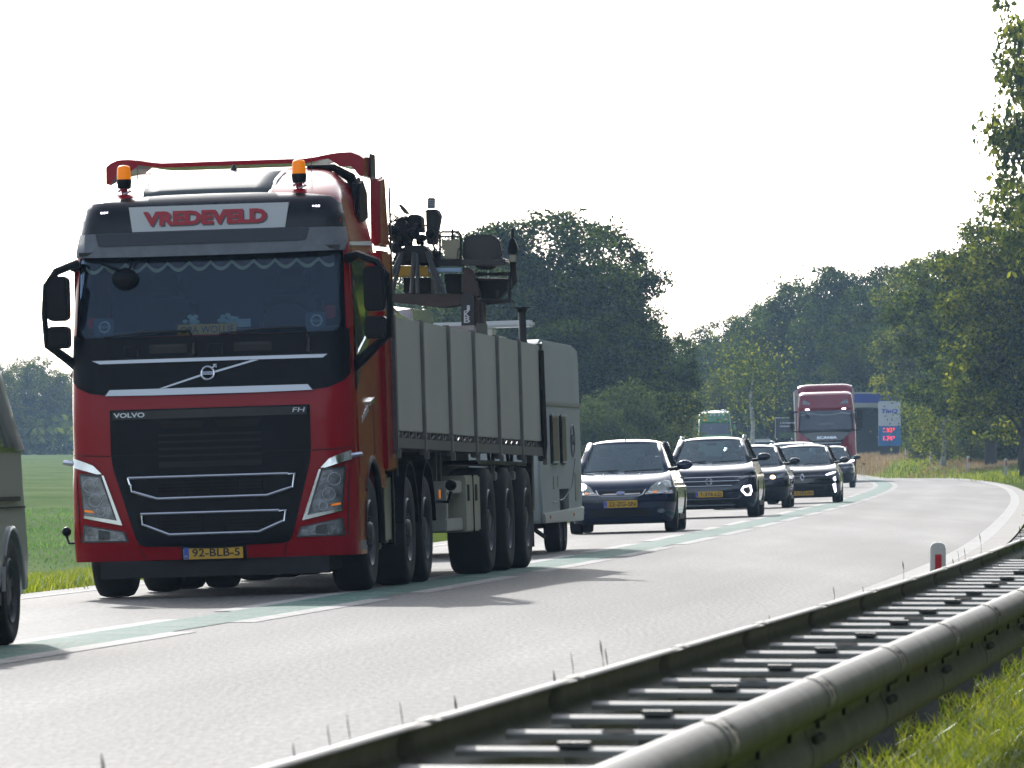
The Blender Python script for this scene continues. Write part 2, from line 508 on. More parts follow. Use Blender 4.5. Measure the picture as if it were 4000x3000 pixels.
def land():
    Ds = [-50, -20] + list(range(0, 400, 6)) + list(range(400, 640, 10)) + [660, 700, 760, 840, 940, 1050, 1180, 1280]
    us = [-700, -450, -250, -150, -90, -50, -30, -18, -12, -9, -8.2, -7.4, -6.6, -5.8, -5.0, -4.4, -3.9, -3.6, 0, 4.3, 4.85, 5.1, 5.35, 5.6, 5.85, 6.5, 8, 11, 16, 24, 40, 70, 120, 250, 450, 700]
    vs = []; fs = []
    rnd = random.Random(3)
    for D in Ds:
        for u in us:
            s = slope(D)
            if abs(u) > 60: s = 0
            c = 1 / math.sqrt(1 + s * s)
            z = gz(D, u)
            if -3.8 < u < 4.6: z = min(zlong(D) - .10, z) - 0.05
            elif abs(u) > 7: z += rnd.uniform(-.03, .03)
            vs.append((xc(D) + u * c, D - u * c * s, z))
    w = len(us)
    for i in range(len(Ds) - 1):
        for k in range(w - 1):
            a = i * w + k; fs.append((a, a + 1, a + 1 + w, a + w))
    me = bpy.data.meshes.new("ground"); me.from_pydata(vs, [], fs)
    me.materials.append(M_VERGE); me.materials.append(M_FIELD)
    mid = [0] * len(me.polygons); j = 0
    for i in range(len(Ds) - 1):
        for k in range(w - 1):
            mid[j] = 1 if us[k + 1] <= -8.2 else 0; j += 1
    me.polygons.foreach_set("material_index", mid)
    smooth(me, 60)
    o = link("ground", me); setp(o, kind="structure"); return o
ground = land()
RD = list(range(-40, 400, 5)) + list(range(400, 700, 10)) + [760, 840, 940]
road = ribbon("road", RD, -3.95, 4.55, 0.0, M_ASPH, nu=10); setp(road, kind="structure")
sh = ribbon("road_shoulder", RD, 4.30, 4.62, 0.004, M_ASPH2, road)
band = ribbon("green_centre_band", RD, -0.27, 0.27, 0.004, M_GREEN, road, 2)
edge = ribbon("edge_line", RD, 4.08, 4.30, 0.004, M_LINE, road)
edge2 = ribbon("edge_line", RD, -3.55, -3.40, 0.004, M_LINE, road)
M_JOINT = mat('bitumen_joint', (.02, .02, .02), .8)
ribbon('joint', [224.9, 225.15], -3.4, 4.08, 0.004, M_JOINT, road, 8)
ribbon('joint', [309, 309.35], -3.4, 4.08, 0.004, M_JOINT, road, 8)
D = 2.0
while D < 430:
    for u0, u1, ph in ((-0.45, -0.27, 0.0), (0.27, 0.45, -4.4)):
        a = 46.6 + ph - 48 + D
        ribbon("centre_dash", [a + 1.5 * i for i in range(7)], u0, u1, 0.004, M_LINE, road)
    D += 12.0
# concrete verge tiles along the right-hand edge
tile_me = MB().box(-0.19, 0.19, -0.29, 0.29, -0.05, 0.0).mesh("verge_tile"); tile_me.materials.append(M_TILE)
tiles = empty("verge_tiles"); setp(tiles, kind="structure")
D = 44.0; k = 0
rt = random.Random(5)
while D < 230 and k < 300:
    p = road_pt(D, 4.85, 0.0)
    o = link("verge_tile", tile_me, None, tiles)
    o.location = (p[0], p[1], 0.012 + rt.uniform(-.006, .006)); o.rotation_euler = (rt.uniform(-.01, .01), rt.uniform(-.01, .01), -math.atan(slope(D)))
    D += 0.62; k += 1

# ------------------------------------------------------------------ guardrail in the foreground
M_GALV = mat("weathered_galvanised_steel", (0.175, 0.17, 0.15), 0.6, 0.05, var=0.38, scale=4, bump=0.08)
M_GALVD = mat("dull_galvanised_steel", (0.10, 0.10, 0.095), 0.6, 0.1, var=0.3, scale=9, bump=0.1)
M_SLOT = mat("dark_slot", (0.01, 0.01, 0.01), 0.9)
U_BACK, U_NEAR, Z_RAIL = 5.57, 6.30, 0.47
rail = empty("guardrail", road_pt(30, 5.94, gz(30, 6)))
rail.location = (0, 0, 0)
setp(rail, "double sided galvanised steel guardrail with ladder of cross bars beside the road", "guardrail")
WPROF = [(-.01, -.002), (0.012, 0.006), (0.036, 0.002), (0.060, -0.012), (0.078, -0.032), (0.087, -0.058), (0.085, -0.085), (0.070, -0.106), (0.034, -0.130), (0.014, -0.146), (0.008, -0.162), (0.012, -0.180),
         (0.024, -0.205), (0.034, -0.228), (0.036, -0.255), (0.030, -0.284), (0.018, -0.304), (0.006, -0.312), (-.004, -0.308)]
def beam(D0, D1, u, sgn, grow):
    st = [D0 + (D1 - D0) * i / 8 for i in range(9)]
    st = st[:-1] + [D1, D1, D1 + grow]
    vs = []; fs = []; n = len(WPROF)
    for j, D in enumerate(st):
        for o, z in WPROF:
            e = 0.0030 if j >= len(st) - 2 else 0.0
            vs.append(road_pt(D, u + sgn * (o + e), Z_RAIL + z + e))
    for i in range(len(st) - 1):
        for k in range(n - 1):
            a = i * n + k; fs.append((a, a + 1, a + 1 + n, a + n))
    me = bpy.data.meshes.new("beam_segment"); me.from_pydata(vs, [], fs); smooth(me, 60)
    o = link("beam_segment", me, M_GALV, rail)
    md = o.modifiers.new("s", 'SOLIDIFY'); md.thickness = 0.004; md.offset = 0
    return o
SPL = [9.7 + 4.1 * i for i in range(18)]
for i in range(len(SPL) - 1):
    if SPL[i] < 60:
        a = beam(SPL[i], SPL[i + 1], U_NEAR, 1, 0.3)
        # paired slots on the top of the splice and bolt heads down the face
        for dd in (0.10, 0.24):
            mb = MB()
            vs = []
            for t in range(10):
                ang = 2 * math.pi * t / 10
                q = .5 + .5 * math.sin(ang); fz = -.004 - .062 * q
                oo = float(np.interp(-fz, [-z for o, z in WPROF[2:6]], [o for o, z in WPROF[2:6]]))
                vs.append(road_pt(SPL[i] + dd + .030 * math.cos(ang) + .05 * q, U_NEAR + oo + .006, Z_RAIL + fz + .006))
            mb.add(vs, [tuple(range(10))])
            mb.build("splice_slot", M_SLOT, a, sm=False)
        for dd in (0.05, 0.28):
            for zz, oo in ((-.12, .045), (-.19, .045)):
                p = road_pt(SPL[i] + dd, U_NEAR + oo, Z_RAIL + zz)
                MB().ell(p, (.018, .018, .018), 8, 5).build("bolt_head", M_GALVD, a)
    b = beam(SPL[i], SPL[i + 1], U_BACK, -1, 0.3)
# lit rolled lip on the top of the back beam joints, cross bars, caps, posts
def cprof(me_name, L, w=0.10, h=0.055):
    mb = MB()
    for a, b_ in (((-w / 2, w / 2, -.004, 0), 0), ((-w / 2, -w / 2 + .004, -h, -.004), 0), ((w / 2 - .004, w / 2, -h, -.004), 0)):
        mb.box(0, L, a[0], a[1], a[2], a[3])
    me = mb.mesh(me_name)
    bm = bmesh.new(); bm.from_mesh(me)
    es = [e for e in bm.edges if len(e.link_faces) == 2 and e.calc_face_angle(0) > 0.6 and (e.verts[0].co.z + e.verts[1].co.z) > -0.004 and abs(e.verts[0].co.z - e.verts[1].co.z) < 1e-4]
    bmesh.ops.bevel(bm, geom=es, offset=0.0015, segments=1, affect='EDGES')
    bm.to_mesh(me); bm.free()
    return me
bar_me = MB().prismx([(-.028, -.027), (-.030, -.012), (-.026, -.009), (.018, .001), (.028, -.002), (.030, -.006), (.030, -.027)], 0, U_NEAR - U_BACK - .01).mesh("cross_bar"); smooth(bar_me, 22)
bar_me.materials.append(mat("bright_galvanised_steel", (.30, .30, .285), .62, .0, var=.2, scale=7))
cap_me = MB().box(-.045, .045, -.045, .045, -.004, .010).mesh("post_cap"); cap_me.materials.append(M_GALVD)
flat_me = MB().prism([(0.05 * math.cos(t * .5236), 0.02 * math.sin(t * .5236)) for t in range(12)], 0, .004).mesh("bar_slot"); flat_me.materials.append(M_SLOT)
for v in flat_me.vertices: v.co = (v.co.x, v.co.z, v.co.y)
post_me = MB().box(-.055, .055, -.05, -.044, -.95, -.03).box(-.055, -.049, -.044, .05, -.95, -.03).box(.049, .055, -.044, .05, -.95, -.03).mesh("post"); post_me.materials.append(M_GALVD)
brk_me = MB().box(-.004, .004, -.035, .035, -.020, .020).mesh('bolt_bracket'); brk_me.materials.append(M_SLOT)
D = 17.3; k = 0
while D < 62:
    p = road_pt(D, U_BACK + .005, Z_RAIL - .085); rz = -math.atan(slope(D))
    o = link("cross_bar", bar_me, None, rail); o.location = p; o.rotation_euler = (0, 0, rz)
    q = road_pt(D, (U_BACK + U_NEAR) / 2 - .03, Z_RAIL - .08)
    if k % 2 == 0:
        c = link("post_cap", cap_me, None, rail); c.location = (q[0], q[1], q[2]); c.rotation_euler = (0, 0, rz)
    if k % 3 == 0:
        c = link("post", post_me, None, rail); c.location = road_pt(D, (U_BACK + U_NEAR) / 2 - .03, Z_RAIL - .08); c.rotation_euler = (0, 0, rz)
    if k % 4 == 1:
        c = link("bar_slot", flat_me, None, rail); c.location = (q[0], q[1] - .01, q[2] - .011); c.rotation_euler = (.35, 0, rz)
    c = link("bolt_bracket", brk_me, None, rail); c.location = road_pt(D, U_NEAR + .018, Z_RAIL - .150); c.rotation_euler = (0, 0, rz)
    D += 1.333; k += 1

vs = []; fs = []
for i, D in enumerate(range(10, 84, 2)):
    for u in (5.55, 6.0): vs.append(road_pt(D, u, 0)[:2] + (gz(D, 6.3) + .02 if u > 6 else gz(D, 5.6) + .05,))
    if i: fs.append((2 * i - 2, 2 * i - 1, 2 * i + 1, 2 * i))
me = bpy.data.meshes.new("rail_shade_strip"); me.from_pydata(vs, [], fs)
setp(link("rail_shade_strip", me, mat("painted_rail_shade", (.028, .026, .018), .98, var=.5, scale=6, bump=.6, spec=0)), kind="structure")  # added dark strip; the back beam's shadow is put into its colour
# ------------------------------------------------------------------ delineator posts
M_POSTW = mat("white_plastic_post", (0.66, 0.65, 0.61), 0.45, var=0.08, scale=6)
M_REFR = mat("red_reflector", (0.55, 0.015, 0.03), 0.25, coat=0.5)
def delineator(p, label, h=0.75):
    o = empty("delineator_post", p)
    MB().prism([(-.062, -.1), (.062, -.1), (.060, h - .05), (.052, h - .02), (.035, h), (-.035, h), (-.052, h - .02), (-.060, h - .05)], -.045, .045).build("post_body", M_POSTW, o, bevel=.008)
    MB().prism([(-.024, h - .34), (.026, h - .34), (.026, h - .09), (-.024, h - .09)], -.052, -.044).build("reflector", M_REFR, o)
    setp(o, label, "marker post", "delineator posts along the road edge")
    return o
p = at(3663, 2120, 62)
delineator((p.x, p.y, p.z - .75), "white marker post with red reflector, nearest one, behind the guardrail")
for px, py, D_, lab in ((3928, 1865, 352, "farther marker post in the right-hand verge, rightmost of the distant five"),
                        (3782, 1848, 400, "distant marker post, second from the right of the five beyond the bend"),
                        (3635, 1838, 440, "distant marker post standing in the middle of the five beyond the bend"),
                        (3539, 1823, 480, "distant marker post, second from the left of the five by the dry grass"),
                        (3473, 1815, 520, "distant marker post, nearest of the five to the oncoming red truck")):
    p = at(px, py, D_); p.z = max(p.z, gz(D_, u_of(p.x, D_)))
    o = delineator(p, lab, 0.85); o.rotation_euler = (0, 0, .5)

# ------------------------------------------------------------------ foliage
def leaf_mat(name, c0, c1, c2, trans, tmix=0.42, nscale=0.35, gloss=0.03):
    m = bpy.data.materials.new(name); m.use_nodes = True
    n = m.node_tree; n.nodes.remove(n.nodes["Principled BSDF"]); out = n.nodes["Material Output"]
    geo = n.nodes.new("ShaderNodeNewGeometry"); tc = n.nodes.new("ShaderNodeTexCoord")
    no = n.nodes.new("ShaderNodeTexNoise"); no.inputs["Scale"].default_value = nscale; no.inputs["Detail"].default_value = 3
    n.links.new(tc.outputs["Object"], no.inputs["Vector"])
    ma = n.nodes.new("ShaderNodeMath"); ma.operation = 'MULTIPLY_ADD'; ma.inputs[1].default_value = 0.4
    sc = n.nodes.new("ShaderNodeMath"); sc.operation = 'MULTIPLY'; sc.inputs[1].default_value = 0.65
    n.links.new(no.outputs["Fac"], sc.inputs[0]); n.links.new(geo.outputs["Random Per Island"], ma.inputs[0]); n.links.new(sc.outputs[0], ma.inputs[2])
    r = n.nodes.new("ShaderNodeValToRGB"); r.color_ramp.elements.new(0.5)
    for e, pos, c in zip(r.color_ramp.elements, (0.28, 0.52, 0.78), (c0, c1, c2)):
        e.position = pos; e.color = (*c, 1)
    n.links.new(ma.outputs[0], r.inputs[0])
    df = n.nodes.new("ShaderNodeBsdfDiffuse"); n.links.new(r.outputs[0], df.inputs[0])
    tr = n.nodes.new("ShaderNodeBsdfTranslucent")
    hs = n.nodes.new("ShaderNodeMix"); hs.data_type = 'RGBA'; hs.blend_type = 'MULTIPLY'; hs.inputs[0].default_value = 1
    n.links.new(r.outputs[0], hs.inputs[6]); hs.inputs[7].default_value = (*trans, 1)
    n.links.new(hs.outputs[2], tr.inputs[0])
    mx = n.nodes.new("ShaderNodeMixShader"); mx.inputs[0].default_value = tmix
    n.links.new(df.outputs[0], mx.inputs[1]); n.links.new(tr.outputs[0], mx.inputs[2])
    gl = n.nodes.new("ShaderNodeBsdfGlossy"); gl.inputs["Roughness"].default_value = 0.4; gl.inputs[0].default_value = (.8, .85, .9, 1)
    fr = n.nodes.new("ShaderNodeFresnel"); fr.inputs[0].default_value = 1.35
    m2 = n.nodes.new("ShaderNodeMixShader")
    g2 = n.nodes.new("ShaderNodeMath"); g2.operation = 'MULTIPLY'; g2.inputs[1].default_value = gloss * 6
    n.links.new(fr.outputs[0], g2.inputs[0]); n.links.new(g2.outputs[0], m2.inputs[0])
    n.links.new(mx.outputs[0], m2.inputs[1]); n.links.new(gl.outputs[0], m2.inputs[2])
    n.links.new(m2.outputs[0], out.inputs[0])
    return m
M_LEAF = leaf_mat("oak_leaves", (0.007, 0.014, 0.004), (0.024, 0.042, 0.009), (0.11, 0.135, 0.024), (2.2, 2.2, 1.0), gloss=0, tmix=.5)
M_LEAF2 = leaf_mat("sunlit_oak_leaves", (0.009, 0.018, 0.004), (0.040, 0.062, 0.011), (0.19, 0.20, 0.036), (2.3, 2.2, .9), gloss=0, tmix=.55)  # sunlit yellow-green highlights are put into the leaf colours
M_SHRUB = leaf_mat("willow_leaves", (0.03, 0.05, 0.025), (0.06, 0.08, 0.04), (0.11, 0.13, 0.06), (1.8, 1.9, 1.0), gloss=0)
M_BARK = mat("bark", (0.045, 0.038, 0.03), 0.9, var=0.35, scale=4, bump=0.6)
M_GRASS = leaf_mat("meadow_grass", (0.05, 0.085, 0.012), (0.12, 0.17, 0.022), (0.26, 0.27, 0.06), (2.0, 1.9, .8), tmix=0.5, nscale=1.4, gloss=0.05)
M_DRY = leaf_mat("dry_grass", (0.13, 0.10, 0.05), (0.24, 0.18, 0.10), (0.38, 0.30, 0.18), (1.4, 1.25, 1.0), tmix=0.4, nscale=0.5, gloss=0.05)

def np_mesh(name, V, Fq, n=4):
    """V (k*n, 3) vertices, faces of n consecutive vertices"""
    me = bpy.data.meshes.new(name)
    nf = len(V) // n
    me.vertices.add(len(V)); me.vertices.foreach_set("co", V.astype(np.float32).ravel())
    me.loops.add(nf * n); me.loops.foreach_set("vertex_index", np.arange(nf * n, dtype=np.int32))
    me.polygons.add(nf); me.polygons.foreach_set("loop_start", np.arange(0, nf * n, n, dtype=np.int32))
    me.update(calc_edges=True)
    return me

def leaf_cloud(rng, centres, sizes, normals=None):
    k = len(centres)
    a = rng.normal(size=(k, 3)); a /= np.linalg.norm(a, axis=1)[:, None]
    if normals is not None:
        a = a + normals * 0.6; a /= np.linalg.norm(a, axis=1)[:, None]
    t = rng.normal(size=(k, 3)); t -= (t * a).sum(1)[:, None] * a; t /= np.linalg.norm(t, axis=1)[:, None]
    b = np.cross(a, t)
    s = sizes[:, None]
    bend = a * s * 0.25
    V = np.stack([centres - t * s, centres - b * s * 0.55 + bend, centres + t * s, centres + b * s * 0.55 + bend], 1)
    return V.reshape(-1, 3)

def tree_mesh(seed, H, R, base, nleaf, ls, lobes=9, lean=0.0, airy=0.0):
    """returns (trunk mesh, crown mesh)"""
    rng = np.random.default_rng(seed)
    # main lobes of the crown, then clumps on every lobe, then leaves on every clump
    L = []
    for i in range(lobes):
        f = (i + .5) / lobes
        zc = base + (H - base) * (0.16 + 0.68 * f)
        rr = R * (math.sin(math.pi * (0.16 + 0.72 * f)) ** 0.7) * rng.uniform(.45, .78)
        a = i * 2.4 + rng.uniform(-.5, .5)
        L.append((rr * math.cos(a), rr * math.sin(a), zc + rng.uniform(-.5, .5), R * rng.uniform(.36, .56)))
    L.append((0, 0, base + (H - base) * .5, R * .72)); L.append((rng.uniform(-.4, .4), rng.uniform(-.4, .4), H - R * .50, R * .46))
    L.append((0, 0, base + (H - base) * .3, R * .62))
    C = []; CR = []; N = []
    for (x, y, z, r) in L:
        k = int(34 * (r / (R * .5)) ** 2)
        d = rng.normal(size=(k, 3)); d /= np.linalg.norm(d, axis=1)[:, None]
        rad = r * rng.uniform(.70, 1.08, k)[:, None]
        p = d * rad * np.array([1, 1, 0.95]) + np.array([x, y, z])
        C.append(p); CR.append(rng.uniform(.30, .85, k) * (R / 4.5) ** .5); N.append(d)
    C = np.concatenate(C); CR = np.concatenate(CR); N = np.concatenate(N)
    keep = C[:, 2] < H * 1.04
    C, CR, N = C[keep], CR[keep], N[keep]
    w = CR ** 2; w /= w.sum()
    idx = rng.choice(len(C), size=nleaf, p=w)
    d = rng.normal(size=(nleaf, 3)); d /= np.linalg.norm(d, axis=1)[:, None]
    rad = CR[idx] * rng.uniform(0.15, 1.15 + airy, nleaf) ** 0.7
    P = C[idx] + d * rad[:, None] * np.array([1.15, 1.15, 0.75])
    V = leaf_cloud(rng, P, ls * rng.uniform(.6, 1.3, nleaf), N[idx] * .6 + d * .5)
    crown = np_mesh("crown", V, None)
    mb = MB()
    tr = max(.14, H * 0.019)
    rd = random.Random(seed)
    pts = [Vector((0, 0, -.5))]
    for i in range(1, 7):
        pts.append(Vector((pts[-1].x + rd.uniform(-.12, .12), pts[-1].y + rd.uniform(-.12, .12), H * .8 * i / 6)))
    mb.tube(pts, [tr * 1.35, tr, tr * .85, tr * .7, tr * .5, tr * .32, tr * .12], 9)
    for (x, y, z, r) in L[:-3]:
        b0 = pts[min(5, max(1, int((z - base * .2) / (H * .8) * 4)))]
        mid = Vector((x * .45, y * .45, (b0.z + z) / 2 + .3))
        mb.tube([b0, mid, Vector((x * .9, y * .9, z))], [tr * .42, tr * .26, tr * .06], 6)
    trunk = mb.mesh("trunk"); smooth(trunk, 60)
    return trunk, crown

TREES = {}
def tree_kind(key, *a, leaf=M_LEAF, **k):
    t, c = tree_mesh(*a, **k)
    t.materials.append(M_BARK); c.materials.append(leaf)
    TREES[key] = (t, c, a[1])
tree_kind("oak_a", 11, 14.0, 4.8, 2.0, 42000, 0.115)
tree_kind("oak_b", 12, 14.0, 4.2, 1.2, 38000, 0.115, leaf=M_LEAF2, lobes=11)
tree_kind("oak_c", 13, 14.0, 5.4, 1.6, 52000, 0.12, lobes=12, leaf=M_LEAF2)
tree_kind("oak_d", 14, 14.0, 4.4, 3.2, 30000, 0.12, lobes=10, airy=.35)
tree_kind("shrub_a", 15, 4.0, 1.9, 0.1, 9000, 0.075, leaf=M_SHRUB, lobes=6)
tree_kind("shrub_b", 16, 4.0, 1.7, 0.1, 8000, 0.08, leaf=M_LEAF2, lobes=7)

def tree(key, X, D, H, label, wide=1.0, rot=0.0, group="trees", name="oak_tree", cat="tree", zb=None):
    t, c, h0 = TREES[key]
    u = u_of(X, D)
    z = gz(D, u) if zb is None else zb
    s = H / h0
    o = empty(name, (X, D, z - .05)); o.rotation_euler = (0, 0, rot); o.scale = (s * wide, s * wide, s)
    link("trunk", t, None, o); link("crown", c, None, o)
    setp(o, label, cat, group)
    return o
def tree_px(key, px, ytop, D, label, **k):
    """crown axis at photo column px, top at photo row ytop, standing D metres away"""
    X = (px - 2000) / F_PX * D
    zb = gz(D, u_of(X, D))
    return tree(key, X, D, (1770 - ytop) / F_PX * D + CAM_Z - zb, label, **k)

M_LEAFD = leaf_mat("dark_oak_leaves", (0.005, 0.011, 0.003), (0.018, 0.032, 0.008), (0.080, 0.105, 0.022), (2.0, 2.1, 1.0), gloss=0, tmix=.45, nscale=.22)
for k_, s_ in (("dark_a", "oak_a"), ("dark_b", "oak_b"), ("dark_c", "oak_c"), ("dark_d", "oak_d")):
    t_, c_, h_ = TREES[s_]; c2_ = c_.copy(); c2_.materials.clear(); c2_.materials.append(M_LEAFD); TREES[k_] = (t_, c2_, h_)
# tall trees on the right, nearest first
G1 = "roadside trees on the right"
tree("oak_c", 23.7, 292, 24, "tallest roadside tree, cut off by the right edge of the photo", wide=.62, rot=1.0, group=G1)
tree_px("oak_b", 4010, 690, 345, "leafy tree just below the tallest one, at the right edge of the photo", wide=1.05, rot=2.2, group=G1)
tree_px("oak_a", 3870, 850, 405, "broad yellow-green tree rising above the rightmost marker post", wide=1.15, rot=.3, group=G1)
tree_px("oak_d", 3890, 940, 440, "roadside tree between the broad yellow-green one and the price sign", wide=1.05, rot=4.0, group=G1)
tree_px("oak_b", 3640, 975, 525, "tree whose crown rises right of the fuel price sign", wide=1.1, rot=5.2, group=G1, name="oak_tree")
tree_px("oak_c", 3990, 1120, 392, "lower rounded tree in front of the right-hand wood", wide=1.1, rot=3.1, group=G1)
tree_px("oak_a", 3930, 1190, 425, "low dark tree filling the foot of the right-hand wood", wide=1.3, rot=.9, group=G1)
# wood behind the petrol station
G2 = "trees of the wood behind the petrol station"
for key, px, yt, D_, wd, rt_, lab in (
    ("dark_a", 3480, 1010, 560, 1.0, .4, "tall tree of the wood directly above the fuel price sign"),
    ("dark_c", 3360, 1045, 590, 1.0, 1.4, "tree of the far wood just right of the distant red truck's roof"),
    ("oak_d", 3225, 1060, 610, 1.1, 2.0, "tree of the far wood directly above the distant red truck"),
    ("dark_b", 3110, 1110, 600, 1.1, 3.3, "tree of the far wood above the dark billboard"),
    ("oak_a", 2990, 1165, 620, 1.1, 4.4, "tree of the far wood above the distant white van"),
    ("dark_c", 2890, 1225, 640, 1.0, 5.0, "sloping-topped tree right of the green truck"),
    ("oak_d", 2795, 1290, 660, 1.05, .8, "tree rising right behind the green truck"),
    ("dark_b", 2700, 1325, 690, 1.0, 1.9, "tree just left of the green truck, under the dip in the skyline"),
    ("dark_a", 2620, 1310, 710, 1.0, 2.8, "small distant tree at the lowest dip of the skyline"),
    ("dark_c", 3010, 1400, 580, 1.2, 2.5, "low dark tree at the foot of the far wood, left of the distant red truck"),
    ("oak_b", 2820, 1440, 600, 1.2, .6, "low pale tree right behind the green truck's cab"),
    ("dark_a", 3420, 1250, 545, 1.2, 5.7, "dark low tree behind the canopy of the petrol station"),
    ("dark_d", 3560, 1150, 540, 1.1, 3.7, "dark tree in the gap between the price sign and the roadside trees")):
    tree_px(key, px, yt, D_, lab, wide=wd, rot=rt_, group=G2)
# big group on the left of the road, behind the lorry's trailer
G3 = "big trees left of the road behind the lorry"
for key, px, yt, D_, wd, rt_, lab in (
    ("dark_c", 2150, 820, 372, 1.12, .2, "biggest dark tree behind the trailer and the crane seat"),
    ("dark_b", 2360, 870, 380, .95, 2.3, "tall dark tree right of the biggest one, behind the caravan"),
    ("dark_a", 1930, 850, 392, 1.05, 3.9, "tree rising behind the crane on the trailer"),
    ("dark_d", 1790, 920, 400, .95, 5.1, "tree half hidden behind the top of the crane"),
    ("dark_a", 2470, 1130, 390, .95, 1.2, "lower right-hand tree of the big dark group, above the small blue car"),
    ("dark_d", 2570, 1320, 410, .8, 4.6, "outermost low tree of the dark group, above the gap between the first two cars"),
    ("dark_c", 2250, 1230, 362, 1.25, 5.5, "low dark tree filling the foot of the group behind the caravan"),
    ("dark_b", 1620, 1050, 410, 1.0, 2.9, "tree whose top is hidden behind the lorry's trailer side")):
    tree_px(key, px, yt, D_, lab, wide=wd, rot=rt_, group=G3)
# pale shrubs in front of the big group
G4 = "pale shrubs at the foot of the left-hand trees"
for px, yt, D_, key, lab in ((2430, 1500, 350, "shrub_a", "pale willow shrub above the small blue car's roof"),
                             (2540, 1520, 365, "shrub_b", "shrub between the first two cars, in front of the wood"),
                             (2340, 1570, 345, "shrub_a", "pale low shrub right of the caravan"),
                             (2530, 1500, 400, "shrub_a", "tall shrub left of the green truck"),
                             (2585, 1490, 470, "shrub_b", "yellowish shrub directly left of the green truck's mirror")):
    tree_px(key, px, yt, D_, lab, wide=1.1, rot=px * .01, group=G4, name="willow_shrub", cat="shrub")
G5 = "shrubs at the foot of the roadside trees"
for px, yt, D_, key, lab in ((3790, 1640, 425, "shrub_a", "silvery low shrub left of the rightmost marker post"),
                             (3960, 1620, 415, "shrub_b", "green shrub at the right edge above the rightmost marker post"),
                             (3885, 1670, 420, "shrub_a", "small silvery shrub between the two rightmost marker posts"),
                             (3700, 1560, 445, "shrub_b", "dark shrub under the branches right of the price sign"),
                             (3600, 1700, 470, "shrub_a", "small bushy shrub just right of the price sign"),
                             (3780, 1480, 470, "shrub_b", "tall leafy bush whose twigs overlap the right edge of the price sign"),
                             (3850, 1540, 440, "shrub_b", "taller shrub deep in the shade of the roadside trees")):
    tree_px(key, px, yt, D_, lab, wide=1.3, rot=px * .013, group=G5, name="verge_shrub", cat="shrub")
# far tree line across the field on the left
G6 = "far trees along the edge of the field"
for i, (px, yt, key, wd) in enumerate(((-160, 1390, "oak_a", 1.1), (-40, 1400, "oak_c", 1.0), (60, 1405, "oak_d", 1.0), (165, 1390, "oak_b", 1.15), (262, 1440, "oak_a", 1.0), (370, 1420, "oak_c", 1.1),
                                       (110, 1560, "oak_c", 1.3), (230, 1580, "oak_b", 1.2), (-20, 1570, "oak_a", 1.3))):
    lab = ["hazy far tree at the left edge, above the grey van", "hazy far tree partly behind the grey van's roof", "thin airy far tree just right of the grey van", "full far tree below the lorry's left mirror",
           "far tree directly beside the lorry's cab", "far tree seen only under the lorry's mirror arm", "low far bushy tree in front of the airy one", "low far bushy tree next to the cab", "low far bushy tree behind the grey van"][i]
    tree_px(key, px, yt, 800 + 9 * i, lab, wide=wd, rot=i * 1.3, group=G6)
# the wood that goes on to the right of the photo, mirrored in the vehicles' flanks
def leaf_mass(name, seed, boxes, ls, m):
    rng = np.random.default_rng(seed); Ps = []
    for (x0, x1, y0, y1, z0, z1, k) in boxes:
        P = rng.random((k, 3)); cl = rng.random((max(3, k // 36), 3)); P = cl[rng.integers(0, len(cl), k)] + rng.normal(size=(k, 3)) * np.array([.05, .05, .07])
        P[:, 2] = np.abs(P[:, 2]); top = .62 + .38 * np.sin(P[:, 0] * 19 + 2 * np.sin(P[:, 1] * 11)) ** 2
        P[:, 2] *= top
        Ps.append(np.array([x0, y0, z0]) + P * np.array([x1 - x0, y1 - y0, z1 - z0]))
    P = np.concatenate(Ps)
    o = link(name, np_mesh(name, leaf_cloud(rng, P, ls * rng.uniform(.6, 1.3, len(P))), None), m)
    setp(o, kind="stuff"); return o
leaf_mass("woodland", 31, [(9.5, 17, -25, 12, -.4, 17, 8000), (9.5, 19, 12, 45, -.4, 17, 9000), (11.5, 22, 45, 80, -.4, 16, 8000), (14, 26, 80, 115, -.4, 12, 7000), (16.5, 30, 115, 150, -.4, 12, 7000), (-14, 10, -48, -40, -.4, 11, 9000)] + [(18 + 9 * i, 31 + 9 * i, 150 + 12 * i, 168 + 14 * i, -.4, 23, 8000) for i in range(9)] + [(22, 34, 190, 250, -.4, 22, 9000), (40, 70, 120, 150, -.4, 12, 5000), (26, 40, 250, 270, -.4, 14, 4500)], .46, M_LEAF)
leaf_mass("undergrowth", 32, [(-70, 20, 800, 825, .6, 5.5, 9000), (-60, 14, 845, 870, .6, 8.5, 9000)], .5, M_LEAF)
leaf_mass("undergrowth", 33, [(-3, 5.5, 376, 390, -.2, 7.0, 8000), (8, 30, 640, 665, .3, 8, 9000), (26, 60, 600, 625, .3, 7, 8000), (27, 38, 455, 475, .4, 6.5, 7000), (24.5, 32, 500, 520, .4, 6, 6000), (24, 36, 345, 365, -.2, 4, 5000)], .22, M_LEAF)

